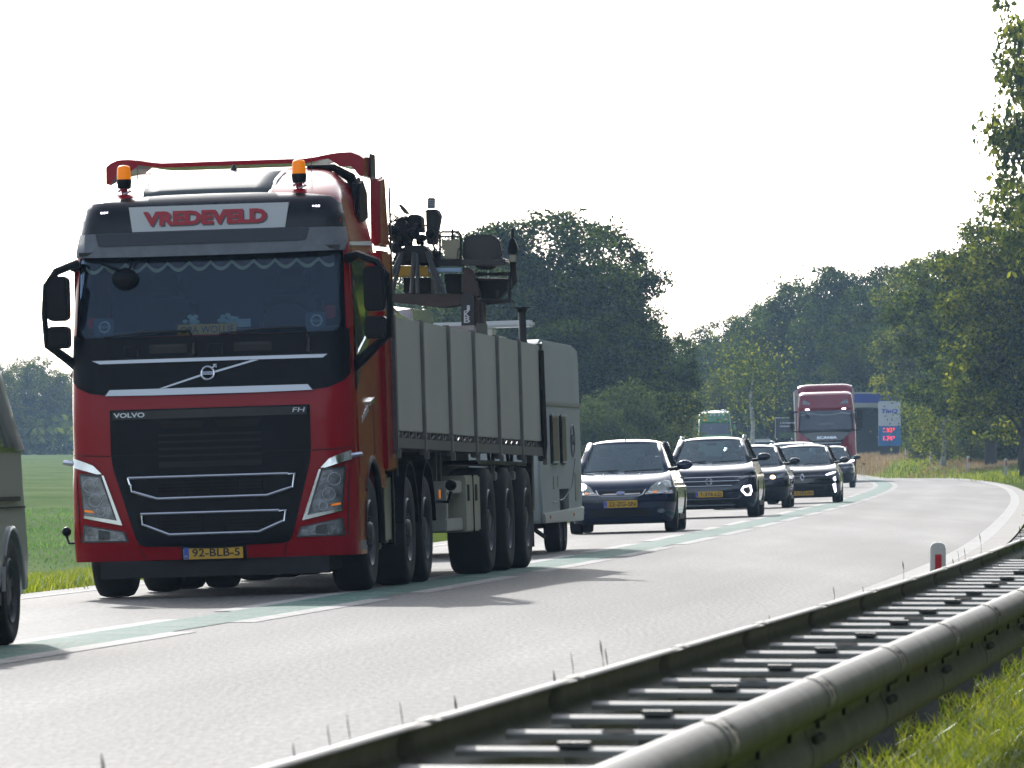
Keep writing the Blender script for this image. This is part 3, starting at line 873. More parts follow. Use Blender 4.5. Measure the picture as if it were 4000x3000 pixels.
# silver birch trunks standing out in front of the far wood
M_BIRCH = mat("birch_bark", (0.42, 0.42, 0.40), 0.7, var=0.5, scale=3)
for px, y0, y1, lab in ((2935, 1470, 1790, "thin white birch trunk between the green truck and the red truck"), (3683, 1640, 1790, "pale birch trunk right of the fuel price sign")):
    D_ = 450 if px < 3000 else 420
    a = at(px, y1, D_); b = at(px + 6, y0, D_)
    o = empty("birch_tree", a)
    hh = b.z - a.z
    MB().tube([(0, 0, -.4), (.1, 0, hh * .4), (-.05, .1, hh * .75), (.08, 0, hh)], [.17, .12, .09, .05], 8).build("trunk", M_BIRCH, o)
    rng = np.random.default_rng(px)
    k = 2500
    P = rng.normal(size=(k, 3)) * np.array([1.2, 1.2, 1.3]) + np.array([0, 0, hh * .95])
    c = link("crown", np_mesh("crown", leaf_cloud(rng, P, .09 * rng.uniform(.6, 1.3, k)), None), M_LEAF2, o)
    setp(o, lab, "tree")

# ------------------------------------------------------------------ grass (nobody could count it)
def blades(name, m, rng, P, hgt, width, lean=0.35, seg=2):
    k = len(P)
    a = rng.uniform(0, 2 * math.pi, k)
    dx = np.stack([np.cos(a), np.sin(a), np.zeros(k)], 1)
    b = rng.uniform(0, 2 * math.pi, k)
    ln = np.stack([np.cos(b), np.sin(b), np.zeros(k)], 1) * (hgt * rng.uniform(.1, 1, k) * lean)[:, None]
    up = np.stack([np.zeros(k), np.zeros(k), hgt], 1)
    w = dx * (width * rng.uniform(.6, 1.3, k))[:, None]
    q0 = P - w; q1 = P + w
    m0 = P + up * .55 + ln * .35 - w * .8; m1 = P + up * .55 + ln * .35 + w * .8
    tip = P + up * .96 + ln
    V1 = np.stack([q0, q1, m1, m0], 1).reshape(-1, 3)
    V2 = np.stack([m0, m1, tip], 1).reshape(-1, 3)
    me = bpy.data.meshes.new(name)
    V = np.concatenate([np.stack([q0, q1, m1, m0, tip], 1).reshape(-1, 3)])
    me.vertices.add(len(V)); me.vertices.foreach_set("co", V.astype(np.float32).ravel())
    base = (np.arange(k) * 5)[:, None]
    li = (base + np.array([0, 1, 2, 3, 3, 2, 4])).astype(np.int32).ravel()
    me.loops.add(len(li)); me.loops.foreach_set("vertex_index", li)
    ls = (np.arange(k) * 7)[:, None] + np.array([0, 4])
    me.polygons.add(2 * k); me.polygons.foreach_set("loop_start", ls.astype(np.int32).ravel())
    me.update(calc_edges=True)
    o = link(name, me, m); setp(o, kind="stuff"); return o
def scatter(rng, n, D0, D1, u0, u1, clump=0.0):
    D_ = rng.uniform(D0, D1, n); U = rng.uniform(u0, u1, n)
    if clump:
        c = max(1, n // 40); cd = rng.uniform(D0, D1, c); cu = rng.uniform(u0, u1, c); j = rng.integers(0, c, n)
        sel = rng.random(n) < .6
        D_ = np.where(sel, cd[j] + rng.normal(size=n) * clump, D_); U = np.where(sel, cu[j] + rng.normal(size=n) * clump, U)
    P = np.zeros((n, 3))
    for i in range(n):
        s = slope(D_[i]); cc = 1 / math.sqrt(1 + s * s)
        P[i] = (xc(D_[i]) + U[i] * cc, D_[i] - U[i] * cc * s, gz(D_[i], U[i]) - .01)
    return P
rng = np.random.default_rng(21)
P = scatter(rng, 130000, 30, 52, 6.40, 10.6, .25)
blades("meadow_grass", M_GRASS, rng, P, rng.uniform(.05, .16, len(P)), .0055, lean=1.6)
P = scatter(rng, 45000, 17, 62, 5.9, 7.0, .15)
blades("meadow_grass", M_GRASS, rng, P, rng.uniform(.06, .20, len(P)), .0055, lean=1.2)
P = scatter(rng, 14000, 60, 240, 5.1, 8.5, .3)
blades("verge_grass", M_GRASS, rng, P, rng.uniform(.06, .20, len(P)), .012, lean=.6)
P = scatter(rng, 16000, 76, 100, -6.5, -4.05, .3)
blades("verge_grass", M_GRASS, rng, P, rng.uniform(.06, .18, len(P)), .008, lean=1.0)
P = scatter(rng, 14000, 330, 480, 4.8, 12, .6)
blades("verge_grass", M_GRASS, rng, P, rng.uniform(.1, .35, len(P)), .022, lean=.5)
P = scatter(rng, 22000, 475, 530, 4.9, 18, .9)
blades("dry_grass", M_DRY, rng, P, rng.uniform(.25, .6, len(P)), .018, lean=.4)
P = scatter(rng, 16000, 395, 445, 6.0, 13, .9)
blades("dry_grass", M_DRY, rng, P, rng.uniform(.2, .45, len(P)), .018, lean=.4)
P = scatter(rng, 24000, 95, 200, -24, -8.5, .5)
blades("crop_plants", leaf_mat("crop_leaves", (.05, .12, .03), (.08, .17, .045), (.13, .22, .07), (1.8, 1.8, 1.2), nscale=.05), rng, P, rng.uniform(.03, .10, len(P)), .012, lean=1.2)
# seed stalks rising over the back beam of the guardrail
M_STALK = mat("grass_seed_stalk", (0.05, 0.055, 0.02), 0.8)
mb = MB()
rs = random.Random(9)
for px, py in [(410, 2940), (765, 2920), (1155, 2900), (1290, 2830), (1365, 2790), (1510, 2750), (1572, 2740), (1598, 2775), (1615, 2755), (1650, 2758), (1697, 2735), (1785, 2715), (2238, 2545), (2352, 2500), (2372, 2530),
               (2170, 2615), (2660, 2510), (3040, 2345), (3085, 2330), (3010, 2400), (2780, 2430), (2950, 2420), (3260, 2290), (3375, 2290), (3510, 2165), (3530, 2190), (3500, 2230), (3725, 2180), (3745, 2150), (3770, 2140),
               (3790, 2100), (3830, 2085), (3855, 2090), (3985, 2055)]:
    if rs.random() < .45: continue
    D_ = None
    for d in np.arange(15, 75, .25):          # the stalk's depth: just behind the back beam
        q = road_pt(d, 5.25)
        if (q[0] / d) * F_PX + 2000 >= px: D_ = d; break
    if D_ is None: D_ = 60
    top = at(px, py, D_); g = gz(D_, 5.25)
    x0 = top.x + rs.uniform(-.04, .04)
    mb.tube([(x0, D_, g), ((x0 + top.x) / 2 + .01, D_, (g + top.z) / 2), (top.x, D_, top.z - .05)], .0013, 4, False)
    fat = rs.choice([.0045, .003, .002])
    mb.tube([(top.x, D_, top.z - .06), (top.x - .004, D_, top.z - .03), (top.x - .008, D_, top.z)], [.0015, fat, .001], 5, False)
o = mb.build("grass_seed_stalks", M_STALK); setp(o, kind="stuff")

# ------------------------------------------------------------------ petrol station: canopy, price sign, dark billboard
M_SBLUE = mat("station_blue", (0.012, 0.045, 0.42), 0.5)
M_SWHITE = mat("station_white", (0.40, 0.42, 0.42), 0.6)
M_SPANEL = mat("price_panel_blue", (0.01, 0.14, 0.38), 0.4)
M_LED = mat("red_led_digits", (0.7, 0.02, 0.02), 0.4, emit=(1, 0.03, 0.05), estr=1.3)
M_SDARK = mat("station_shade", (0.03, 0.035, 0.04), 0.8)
can = empty("petrol_station", at(3470, 1790, 530)); c0 = can.location.copy()
setp(can, "petrol station canopy with blue and white fascia under the trees", "petrol station")
z0 = at(0, 1590, 530).z - c0.z; z1 = at(0, 1535, 530).z - c0.z
xl, xr = at(3290, 0, 530).x - c0.x, at(3600, 0, 530).x - c0.x
MB().box(xl, xr, 0, 9, z0 + .28, z1 - .06).build("fascia", M_SBLUE, can, bevel=.02)
MB().box(xl - .02, xr + .02, -.02, 9.02, z1 - .06, z1 + .06).build("roof_edge", M_SWHITE, can)
MB().box(xl - .02, xr + .02, -.02, 9.02, z0 - .02, z0 + .28).build("soffit", M_SWHITE, can)
MB().box(xl - 2, xr - .2, 9.5, 12, -.6, z0).build("shop_wall", M_SDARK, can)
for x in (xl + .8, xr - .5): MB().box(x - .15, x + .15, 2.5, 2.8, -.6, z0).build("canopy_column", M_SWHITE, can)
sg = empty("price_sign", at(3475, 1780, 500)); s0 = sg.location.copy()
setp(sg, "tall white and blue fuel price totem with red LED prices", "price sign")
w = 0.70; zz = lambda y: at(0, y, 500).z - s0.z
FL = lambda x, z: -.11
MB().box(-w, w, -.1, .1, zz(1664), zz(1567)).build("sign_panel", mat("sign_white", (.42, .46, .52), .45), sg, bevel=.01)
MB().box(-w, w, -.1, .1, zz(1742), zz(1664) - .005).build("price_panel", M_SPANEL, sg, bevel=.01)
MB().box(-w + .1, w - .1, -.06, .06, -.5, zz(1742)).build("plinth", M_SDARK, sg)
text("logo_lettering", "TinQ", -.02, zz(1607), 1.05, .30, FL, M_SBLUE, sg, off=.004, bold=.035, shear=.25)
text("price_digits", "1.93", -.12, zz(1680), .56, .28, FL, M_LED, sg, off=.006, bold=.01)
text("price_digits", "9", .26, zz(1676), .10, .16, FL, M_LED, sg, off=.006, bold=.01)
text("price_digits", "1.74", -.12, zz(1712), .56, .28, FL, M_LED, sg, off=.006, bold=.01)
text("price_digits", "9", .26, zz(1708), .10, .16, FL, M_LED, sg, off=.006, bold=.01)
bb = empty("billboard", at(3070, 1780, 480)); b0 = bb.location.copy()
setp(bb, "dark framed billboard left of the distant red truck", "billboard")
zz = lambda y: at(0, y, 480).z - b0.z
MB().box(-.62, .75, 0, .06, zz(1712), zz(1636)).build("board", mat("dark_board", (.035, .04, .055), .6), bb)
for a in ((-.66, -.62, zz(1712), zz(1634)), (.75, .79, zz(1712), zz(1634)), (-.66, .79, zz(1634), zz(1630))):
    MB().box(a[0], a[1], -.02, .08, a[2], a[3]).build("frame", M_SWHITE, bb)
for x in (-.5, .6): MB().box(x - .04, x + .04, 0, .06, -.6, zz(1712)).build("post", M_SDARK, bb)
MB().box(-.4, .7, -.012, -.002, zz(1712) + .06, zz(1690)).build("picture", mat("board_green", (.05, .10, .03), .6, var=.5, scale=6), bb)
rr = random.Random(2)
mb = MB()
for row in (1655, 1668):
    x = -.35
    while x < .5:
        ww = rr.uniform(.04, .1); mb.box(x, x + ww, -.012, -.002, zz(row), zz(row) + .09); x += ww + .04
mb.build("blurred_lettering", M_WHITE, bb)

# ------------------------------------------------------------------ vehicle building blocks
FR = [-1, -.985, -.96, -.92, -.86, -.78, -.65, -.5, -.33, -.16, 0, .16, .33, .5, .65, .78, .86, .92, .96, .985, 1]
def mk_curve(c1, c2, n0):
    def f(n):
        n = min(1.0, abs(n)); t = max(0.0, (n - n0) / (1 - n0))
        return c1 * n * n + c2 * (1 - math.sqrt(max(0, 1 - t * t)))
    return f
def surf(ytab, Wf, curve):
    return lambda x, z: interp(ytab, z) + curve(x / Wf(z))
def loft(name, zs, Wf, F, R, m, parent, ny=10, skip=None, fr=FR, side=None, closed=True, ang=32):
    vs = []; n = None
    for z in zs:
        W = Wf(z)
        ring = [(f * W, F(f * W, z), z) for f in fr]
        y0 = ring[-1][1]; y1 = R(W, z)
        for k in range(1, ny):
            y = y0 + (y1 - y0) * k / ny
            ring.append((W * (side(y, z) if side else 1), y, z))
        ring += [(f * W, R(f * W, z), z) for f in fr[::-1]]
        for k in range(1, ny):
            y = y1 + (y0 - y1) * k / ny
            ring.append((-W * (side(y, z) if side else 1), y, z))
        n = len(ring); vs += ring
    fs = []
    for i in range(len(zs) - 1):
        for k in range(n):
            q = (i * n + k, i * n + (k + 1) % n, (i + 1) * n + (k + 1) % n, (i + 1) * n + k)
            if skip:
                c = [sum(vs[j][a] for j in q) / 4 for a in range(3)]
                if skip(*c): continue
            fs.append(q)
    if closed:
        fs.append(tuple(range(n))[::-1]); fs.append(tuple((len(zs) - 1) * n + k for k in range(n)))
    me = bpy.data.meshes.new(name); me.from_pydata(vs, [], fs)
    bm = bmesh.new(); bm.from_mesh(me); bmesh.ops.recalc_face_normals(bm, faces=bm.faces); bm.to_mesh(me); bm.free()
    smooth(me, ang)
    return link(name, me, m, parent)

WH = {}
def wheel(parent, x, y, R, width, side, kind="truck", cz=None):
    """side = +1: outer face towards +x"""
    key = (kind, R, width, side)
    if key not in WH:
        w = width
        ty = MB().lathex([(-w, R * .60), (-w, R * .90), (-w * .93, R * .965), (-w * .8, R * .99), (-w * .5, R), (-w * .2, R * .99), (-w * .07, R * .965), (-.004, R * .90), (-.0, R * .80), (-.012, R * .66), (-.02, R * .585), (-.06, R * .57)], 0, 0, 0, 40, side).mesh("wheel")
        if kind == "truck":
            rp = [(-.02, R * .585), (-.008, R * .56), (-.03, R * .53), (-.075, R * .50), (-.06, R * .40), (-.045, R * .30), (-.03, R * .23), (-.022, R * .20), (.0, R * .17), (.006, R * .13), (.008, 0.001)]
        elif kind == "trailer":
            rp = [(-.02, R * .585), (-.008, R * .56), (-.05, R * .53), (-.13, R * .50), (-.15, R * .40), (-.14, R * .28), (-.09, R * .22), (-.02, R * .20), (-.01, R * .12), (-.01, 0.001)]
        else:
            rp = [(-.02, R * .60), (-.006, R * .58), (-.03, R * .55), (-.03, R * .3), (-.02, R * .16), (-.015, .001)]
        ri = MB().lathex(rp, 0, 0, 0, 32, side)
        holes = MB()
        if kind == "car":
            for k in range(7):
                a = 2 * math.pi * k / 7
                c0, s0 = math.cos(a), math.sin(a); pts = []
                for rr, da in ((.26, -.16), (.52, -.24), (.52, .24), (.26, .16)):
                    pts.append((side * -.024, R * rr * math.cos(a + da), R * rr * math.sin(a + da)))
                holes.add(pts, [(0, 1, 2, 3)])
        else:
            for k in range(10):
                a = 2 * math.pi * k / 10
                yc, zc = R * .43 * math.cos(a), R * .43 * math.sin(a)
                off = .0 if kind == "truck" else -.078
                holes.add([(side * (-.052 + off + (.005 if kind == "truck" else -.012)), yc + .035 * math.cos(b), zc + .035 * math.sin(b)) for b in [2 * math.pi * j / 8 for j in range(8)]], [tuple(range(8))])
                a += .31
                ri.lathex([(-.035 + off, .016), (-.012 + off, .014), (-.01 + off, .001)], 0, R * .27 * math.cos(a), R * .27 * math.sin(a), 6, side)
        rm = ri.mesh("rim"); smooth(rm, 40); smooth(ty, 50)
        ty.materials.append(M_TYRE); rm.materials.append(M_RIM)
        hm = holes.mesh("rim_hole"); hm.materials.append(M_SLOT)
        WH[key] = (ty, rm, hm)
    ty, rm, hm = WH[key]
    t = link("wheel", ty, None, parent); t.location = (x, y, R if cz is None else cz)
    r = link("rim", rm, None, t); h = link("rim_opening", hm, None, t)
    return t

def place(root, X, D, yaw=0.0, pitch=0.0, roll=None, dz=0.0):
    u = u_of(X, D); s = slope(D)
    z = zlong(D) + (0.03 * u if u < 0 else 0)
    root.location = (X, D, z + dz)
    root.rotation_euler = (pitch, -0.03 if roll is None else roll, -math.atan(s) + yaw)

def plate(parent, cx, cz, F, txt, y=None, w=.52, h=.11):
    yy = F(cx, cz) - .02 if y is None else y
    G = lambda x, z: yy
    o = MB().box(cx - w / 2, cx + w / 2, yy, yy + .012, cz - h / 2, cz + h / 2).build("number_plate", M_YEL, parent, bevel=.003)
    MB().box(cx - w / 2 + .004, cx - w / 2 + .048, yy - .002, yy + .002, cz - h / 2 + .004, cz + h / 2 - .004).build("country_band", M_BLU, o)
    text("plate_lettering", txt, cx + .025, cz, w * .80, h * .62, G, M_BLK, o, off=.003, bold=.012)
    text("country_letters", "NL", cx - w / 2 + .026, cz - h * .25, .028, .018, G, M_WHITE, o, off=.004, bold=.0)
    return o

def person(loc, rot, label, shirt, skin=(0.45, .27, .19), hair=(.05, .03, .02), s=1.0):
    """seated person: one skinned body"""
    V = [(0, 0, .0), (0, .02, .22), (0, .03, .42), (0, .02, .50), (0, 0, .575), (0, -.015, .66), (.19, .03, .40), (.25, -.10, .20), (.17, -.36, .24), (-.19, .03, .40), (-.25, -.10, .20), (-.17, -.36, .24),
         (.10, -.40, .04), (-.10, -.40, .04), (.10, -.50, -.35), (-.10, -.50, -.35)]
    E = [(0, 1), (1, 2), (2, 3), (3, 4), (4, 5), (2, 6), (6, 7), (7, 8), (2, 9), (9, 10), (10, 11), (0, 12), (0, 13), (12, 14), (13, 15)]
    Rr = [.15, .14, .15, .055, .085, .075, .065, .05, .035, .065, .05, .035, .08, .08, .05, .05]
    me = bpy.data.meshes.new("person"); me.from_pydata(V, E, [])
    o = link("person", me)
    md = o.modifiers.new("s", 'SKIN')
    for i, r in enumerate(Rr):
        k = me.skin_vertices[0].data[i]; k.radius = (r, r * (.75 if i in (0, 1, 2) else 1))
    me.skin_vertices[0].data[0].use_root = True
    o.modifiers.new("d", 'SUBSURF').levels = 1
    bpy.context.view_layer.update()
    m2 = evaluated(o); o.modifiers.clear(); o.data = m2; m2.name = "person"
    m2.materials.clear()
    m2.materials.append(mat("cloth_%s" % "_".join(str(int(c * 100)) for c in shirt), shirt, .9)); m2.materials.append(mat("skin", skin, .55))
    for p in m2.polygons:
        c = p.center; p.material_index = 1 if (c.z > .50 or (abs(c.x) > .12 and c.y < -.30 and c.z > .1)) else 0
    smooth(m2, 80)
    mb = MB().ell((0, .02, .655), (.092, .105, .085), 12, 8)
    h = mb.build("hair", mat("hair_%d" % int(hair[0] * 1000), hair, .8), o)
    MB().box(-.012, .012, -.115, -.085, .585, .625).build("nose", MATS["skin"], o, bevel=.004)
    MB().ell((.032, -.085, .63), (.011, .006, .006), 8, 5).ell((-.032, -.085, .63), (.011, .006, .006), 8, 5).build("eyes", M_BLK, o)
    o.location = loc; o.rotation_euler = rot; o.scale = (s, s, s)
    setp(o, label, "person")
    return o

# ------------------------------------------------------------------ the red lorry (tractor unit)
TR = empty("truck_tractor"); place(TR, -2.575, 68.6, yaw=-.012)
setp(TR, "red heavy lorry with black visor, amber beacons and name board, leading the queue", "truck")
CW = lambda z: 1.010 * interp([(.3, 1.235), (1.0, 1.235), (1.25, 1.22), (2.2, 1.22), (3.0, 1.19), (3.45, 1.10), (3.6, 1.03), (3.70, .93), (3.76, .80)], z)
YF = [(.33, .07), (.5, 0.0), (1.0, .01), (1.65, .03), (1.83, .06), (2.27, .14), (2.97, .32), (3.18, .36), (3.30, .38), (3.42, .45), (3.47, .54), (3.56, .80), (3.66, 1.2), (3.73, 1.6), (3.76, 1.8)]
cvt = mk_curve(.085, .17, .84)
FC = surf(YF, CW, cvt)
RC = lambda x, z: 2.32
zs = [.9, 1.0, 1.15, 1.3, 1.5, 1.65, 1.83, 2.05, 2.27, 2.4, 2.55, 2.7, 2.85, 2.97, 3.08, 3.18, 3.3, 3.38, 3.42, 3.45, 3.5, 3.56, 3.61, 3.66, 3.7, 3.73, 3.76]
def wind_open(x, y, z): return 2.27 < z < 2.97 and abs(x) < CW(z) * .95 and y < 1.0
lower = loft("bumper_and_wings", [.33, .40, .5, .7, .9], CW, FC, RC, M_RED, TR)
cut(lower, MB().tube([(-2, 1.42, .50), (-.75, 1.42, .50)], .64, 28).tube([(.75, 1.42, .50), (2, 1.42, .50)], .64, 28))
cut(lower, MB().box(-2, 2, 1.42, 3, .2, 1.0))
# the cab shell is closed, then the windscreen is opened
def cab_shell(nm, zs, CW, FC, RC, M, TR, arch=(1.42, .50, .64)):
    c = loft(nm, zs, CW, FC, RC, M, TR)
    if arch: cut(c, MB().tube([(-2, arch[0], arch[1]), (-.75, arch[0], arch[1])], arch[2], 28).tube([(.75, arch[0], arch[1]), (2, arch[0], arch[1])], arch[2], 28))
    bm = bmesh.new(); bm.from_mesh(c.data)
    kill = [f for f in bm.faces if (lambda q: 2.27 < q.z < 2.97 and abs(q.x) < CW(q.z) * .95 and q.y < 1.0 + .0)(f.calc_center_median())]
    bmesh.ops.delete(bm, geom=kill, context='FACES'); bm.to_mesh(c.data); bm.free()
    return c
cabsh = cab_shell("cab", zs, CW, FC, RC, M_RED, TR)
gl = patch("windscreen", rrect(-1.145, 1.145, 2.272, 2.985, .07), FC, M_GLASST, TR, off=.004, thick=.006, step=.1)
# interior
it = MB().box(-1.1, 1.1, 1.85, 1.9, 2.0, 3.3).box(-1.14, 1.14, .6, 1.9, 1.9, 2.0).box(-1.12, 1.12, .5, 1.9, 3.02, 3.06)
it.build("cab_lining", mat("blue_grey_cab_lining", (.035, .065, .13), .9), TR)
MB().prismx([(.36, 2.0), (.34, 2.27), (.45, 2.30), (.85, 2.33), (.95, 2.2), (.95, 2.0)], -1.06, 1.06).build("dashboard", mat("grey_dash", (.16, .19, .21), .8), TR)
for x in (-.55, .58):
    s = MB().box(x - .26, x + .26, 1.35, 1.55, 2.0, 2.62).build("seat", M_SEAT, TR, bevel=.05)
    MB().box(x - .14, x + .14, 1.36, 1.5, 2.64, 2.84).build("headrest", M_SEAT, s, bevel=.04)
MB().tube([(.58 + .23 * math.cos(a), .98 + .06 * math.sin(a), 2.36 + .2 * math.sin(a)) for a in [2 * math.pi * k / 20 for k in range(21)]], .016, 6).build("steering_wheel", M_BLK, TR)
# curtain with scalloped pale hem
CY = lambda x, z: FC(x, z) + .035
top = 3.0; xs = np.linspace(-1.10, 1.08, 121)
per = 2.18 / 11.6
hem = lambda x: 2.905 + .035 * -abs(math.cos(math.pi * (x + 1.10) / per)) * 1.6 + .03
hemz = [(x, 2.925 - .065 * abs(math.sin(math.pi * (x + 1.12) / per))) for x in xs]
patch("window_curtain", [(xs[0], top)] + [(x, z) for x, z in hemz] + [(xs[-1], top)], CY, mat("dark_red_curtain", (.05, .012, .015), .95), TR, off=0, thick=.006, step=0)
for v in range(1):
    poly = [(x, z) for x, z in hemz] + [(x, z - .032) for x, z in hemz[::-1]]
    patch("curtain_hem", poly, CY, mat("pale_curtain_hem", (.55, .55, .38), .9), TR, off=.003, thick=.006, step=0)
# things behind the glass
G = lambda x, z: FC(x, z) + .05
pl = patch("name_plate", rrect(-.28, .235, 2.275, 2.365, .008), G, M_YEL, TR, off=0, thick=.008)
text("name_lettering", "OPA WOLLIE", -.02, 2.318, .47, .062, G, mat("brown_lettering", (.12, .07, .02), .6), pl, off=.004, bold=.01)
for x in (-.92, .935):
    st = patch("windscreen_sticker", rrect(x - .10, x + .08, 2.29, 2.44, .03), lambda a, b: FC(a, b) + .012, mat("sticker_blue", (.03, .07, .14), .5), TR, off=0, thick=.002)
    ring = [ellipse(x, 2.365, .052, .052, 28), ellipse(x, 2.365, .038, .038, 28)]
    drape_tube("sticker_emblem", ellipse(x, 2.365, .046, .046, 24), lambda a, b: FC(a, b) + .012, .007, mat("sticker_pale", (.45, .6, .65), .6), st, off=.006, closed=True, step=.02)
    text("sticker_lettering", "VOLVO", x, 2.365, .085, .022, lambda a, b: FC(a, b) + .012, MATS["sticker_pale"], st, off=.006, bold=.01)
for cx, cz, w_, h_ in ((-.17, 2.40, .11, .07), (.13, 2.41, .10, .08), (.20, 2.385, .07, .05)):
    mb = MB(); rr = random.Random(int(cx * 100))
    for _ in range(9):
        x = cx + rr.uniform(-w_ / 2, w_ / 2); z = cz + rr.uniform(-h_ / 2, h_ / 2)
        mb.ell((x, FC(x, z) + .12, z), (.025, .02, .02), 8, 5)
    mb.build("soft_toy", mat("pale_blue_plush", (.35, .5, .52), .95), TR)
patch("note_paper", rrect(.24, .36, 2.33, 2.40, .005), G, mat("pale_paper", (.4, .5, .55), .8), TR, off=0, thick=.004)
patch("red_pennant", rrect(1.0, 1.09, 2.38, 2.50, .03), G, mat("pennant_red", (.35, .02, .03), .9), TR, off=0, thick=.01)
patch("red_pennant", rrect(-1.08, -1.0, 2.36, 2.45, .03), G, MATS["pennant_red"], TR, off=0, thick=.01)
mm = MB(); mm.ell((-.735, .26, 2.78), (.115, .05, .095), 14, 10); mm.tube([(-.70, .26, 2.85), (-.66, .28, 2.95), (-.72, .33, 3.0)], .018, 8)
mm.tube([(-.72, .26, 2.83), (-.82, .22, 2.87), (-.93, .27, 2.92)], .014, 8)
mm.build("kerb_mirror", M_BLACKP, TR)
# sun visor, header, name board
FV = lambda x, z: FC(x, z) - .10 + (z - 3.0) * .25
vis = patch("sun_visor", [(-1.17, 3.18), (-1.19, 3.06), (-1.175, 2.975), (-.6, 2.965), (0, 2.962), (.6, 2.965), (1.175, 2.975), (1.19, 3.06), (1.17, 3.18)], FV, M_GREYP, TR, off=0, thick=.05, step=.1)
patch("visor_panel", [(-1.0, 3.178), (-.97, 3.075), (-.90, 3.068), (.80, 3.068), (.85, 3.08), (.88, 3.178)], FV, mat("dark_grey_visor", (.030, .036, .048), .5), vis, off=.010, thick=.012, step=.1)
MB().box(-1.14, 1.14, .30, .50, 2.99, 3.02).build("visor_underside", M_BLK, TR)
hd = patch("roof_header", [(-1.165, 3.17), (1.165, 3.17), (1.15, 3.30), (1.125, 3.39), (1.05, 3.455), (.8, 3.49), (.4, 3.508), (0, 3.512), (-.4, 3.508), (-.8, 3.49), (-1.05, 3.455), (-1.125, 3.39), (-1.15, 3.30)], FC, M_BLACKG, TR, off=.018, thick=.045, step=.05)
FB = lambda x, z: .352 + (z - 3.18) * .12 + .07 * (x / 1.1) ** 2
nb = patch("name_board", [(-.675, 3.187), (.665, 3.187), (.70, 3.405), (-.705, 3.405)], FB, M_WHITE, hd, off=.012, thick=.05)
FBt = lambda x, z: FB(x, z) - .012
for dx, dz, mm_, of in ((.012, -.012, M_GREYTXT, .001), (0, 0, M_REDTXT, .006)):
    text("board_lettering", "VREDEVELD", -.035 + dx, 3.297 + dz, 1.085, .125, FBt, mm_, nb, off=of, bold=.055)
for sx in (-1, 1):
    for k in range(3):
        MB().box(sx * .93 + .024 * (k - 1) - .007, sx * .93 + .024 * (k - 1) + .007, FC(.93, 3.365) - .022, FC(.93, 3.365), 3.358, 3.373).build("marker_lamp", M_LEDV, hd)
# black lower screen panel, chrome bars, emblem
blk = [(-1.205, 2.30), (-1.14, 2.272), (-.5, 2.268), (0, 2.266), (.5, 2.268), (1.14, 2.272), (1.205, 2.30), (1.215, 2.1), (1.215, 1.90), (1.17, 1.845), (1.05, 1.79), (.85, 1.762), (0, 1.75), (-.85, 1.762), (-1.05, 1.79), (-1.17, 1.845), (-1.215, 1.90), (-1.215, 2.1)]
bp_ = patch("lower_screen_panel", blk, FC, M_BLACKP, TR, off=.010, thick=.03)
patch("chrome_bar", [(-1.03, 2.073), (1.03, 2.073), (.99, 2.043), (-.96, 2.043)], FC, M_SILVER, TR, off=.018, thick=.02)
patch("chrome_bar", [(-.87, 1.815), (.86, 1.815), (.90, 1.765), (.45, 1.758), (-.45, 1.758), (-.91, 1.765)], FC, M_SILVER, TR, off=.030, thick=.03)
patch("diagonal_strip", [(-.43, 1.818), (-.385, 1.818), (-.055, 1.915), (-.055, 1.932)], FC, M_SILVER, TR, off=.022, thick=.02)
patch("diagonal_strip", [(.055, 1.955), (.055, 1.938), (.44, 2.040), (.38, 2.040)], FC, M_SILVER, TR, off=.022, thick=.02)
em = drape_tube("ring_emblem", ellipse(-.005, 1.937, .056, .056, 30), FC, .0095, M_CHROME, TR, off=.030, closed=True, step=.02)
MB().box(-.055, .045, FC(0, 1.937) - .035, FC(0, 1.937) - .018, 1.923, 1.951).build("emblem_bar", M_SILVER, em)
text("emblem_lettering", "VOLVO", -.005, 1.937, .085, .020, lambda x, z: FC(0, z) - .035, M_BLU, em, off=.002, bold=.01)
MB().tube([(.035, FC(0, 1.97) - .03, 1.975), (.066, FC(0, 1.99) - .03, 2.006)], [.010, .011], 6).tube([(.044, FC(0, 1.99) - .03, 2.008), (.070, FC(0, 1.99) - .03, 2.010), (.070, FC(0, 1.99) - .03, 1.985)], .008, 6).build("emblem_arrow", M_CHROME, em)
# wiper wells and handles in the panel below the windscreen
for x in (-.32, .42):
    patch("panel_recess", rrect(x - .20, x + .13, 2.12, 2.20, .01), FC, M_GREYTXT if False else mat("dark_recess", (.004, .004, .005), .6), bp_, off=.013, thick=.006)
    patch("panel_recess", rrect(x - .15, x + .10, 2.175, 2.195, .006), FC, M_BLK, bp_, off=.018, thick=.006)
    drape_tube("step_outline", [(x - .42, 2.10), (x - .42, 2.19), (x - .30, 2.19), (x - .30, 2.10)], FC, .004, M_BLK, bp_, off=.014)
for x0, x1, z0_ in ((-.16, -.92, 2.255), (.84, .10, 2.255)):
    a = (x0 + .03, FC(x0, 2.10) - .03, 2.10); b = (x0, FC(x0, 2.31) - .05, 2.31); c = (x1, FC(x1, 2.285) - .045, 2.275)
    MB().tube([a, ((a[0] + b[0]) / 2 + .02, b[1], 2.2), b, ((b[0] + c[0]) / 2, FC((b[0] + c[0]) / 2, 2.3) - .045, 2.305), c], [.022, .018, .014, .012, .008], 6).build("wiper", M_BLK, TR)
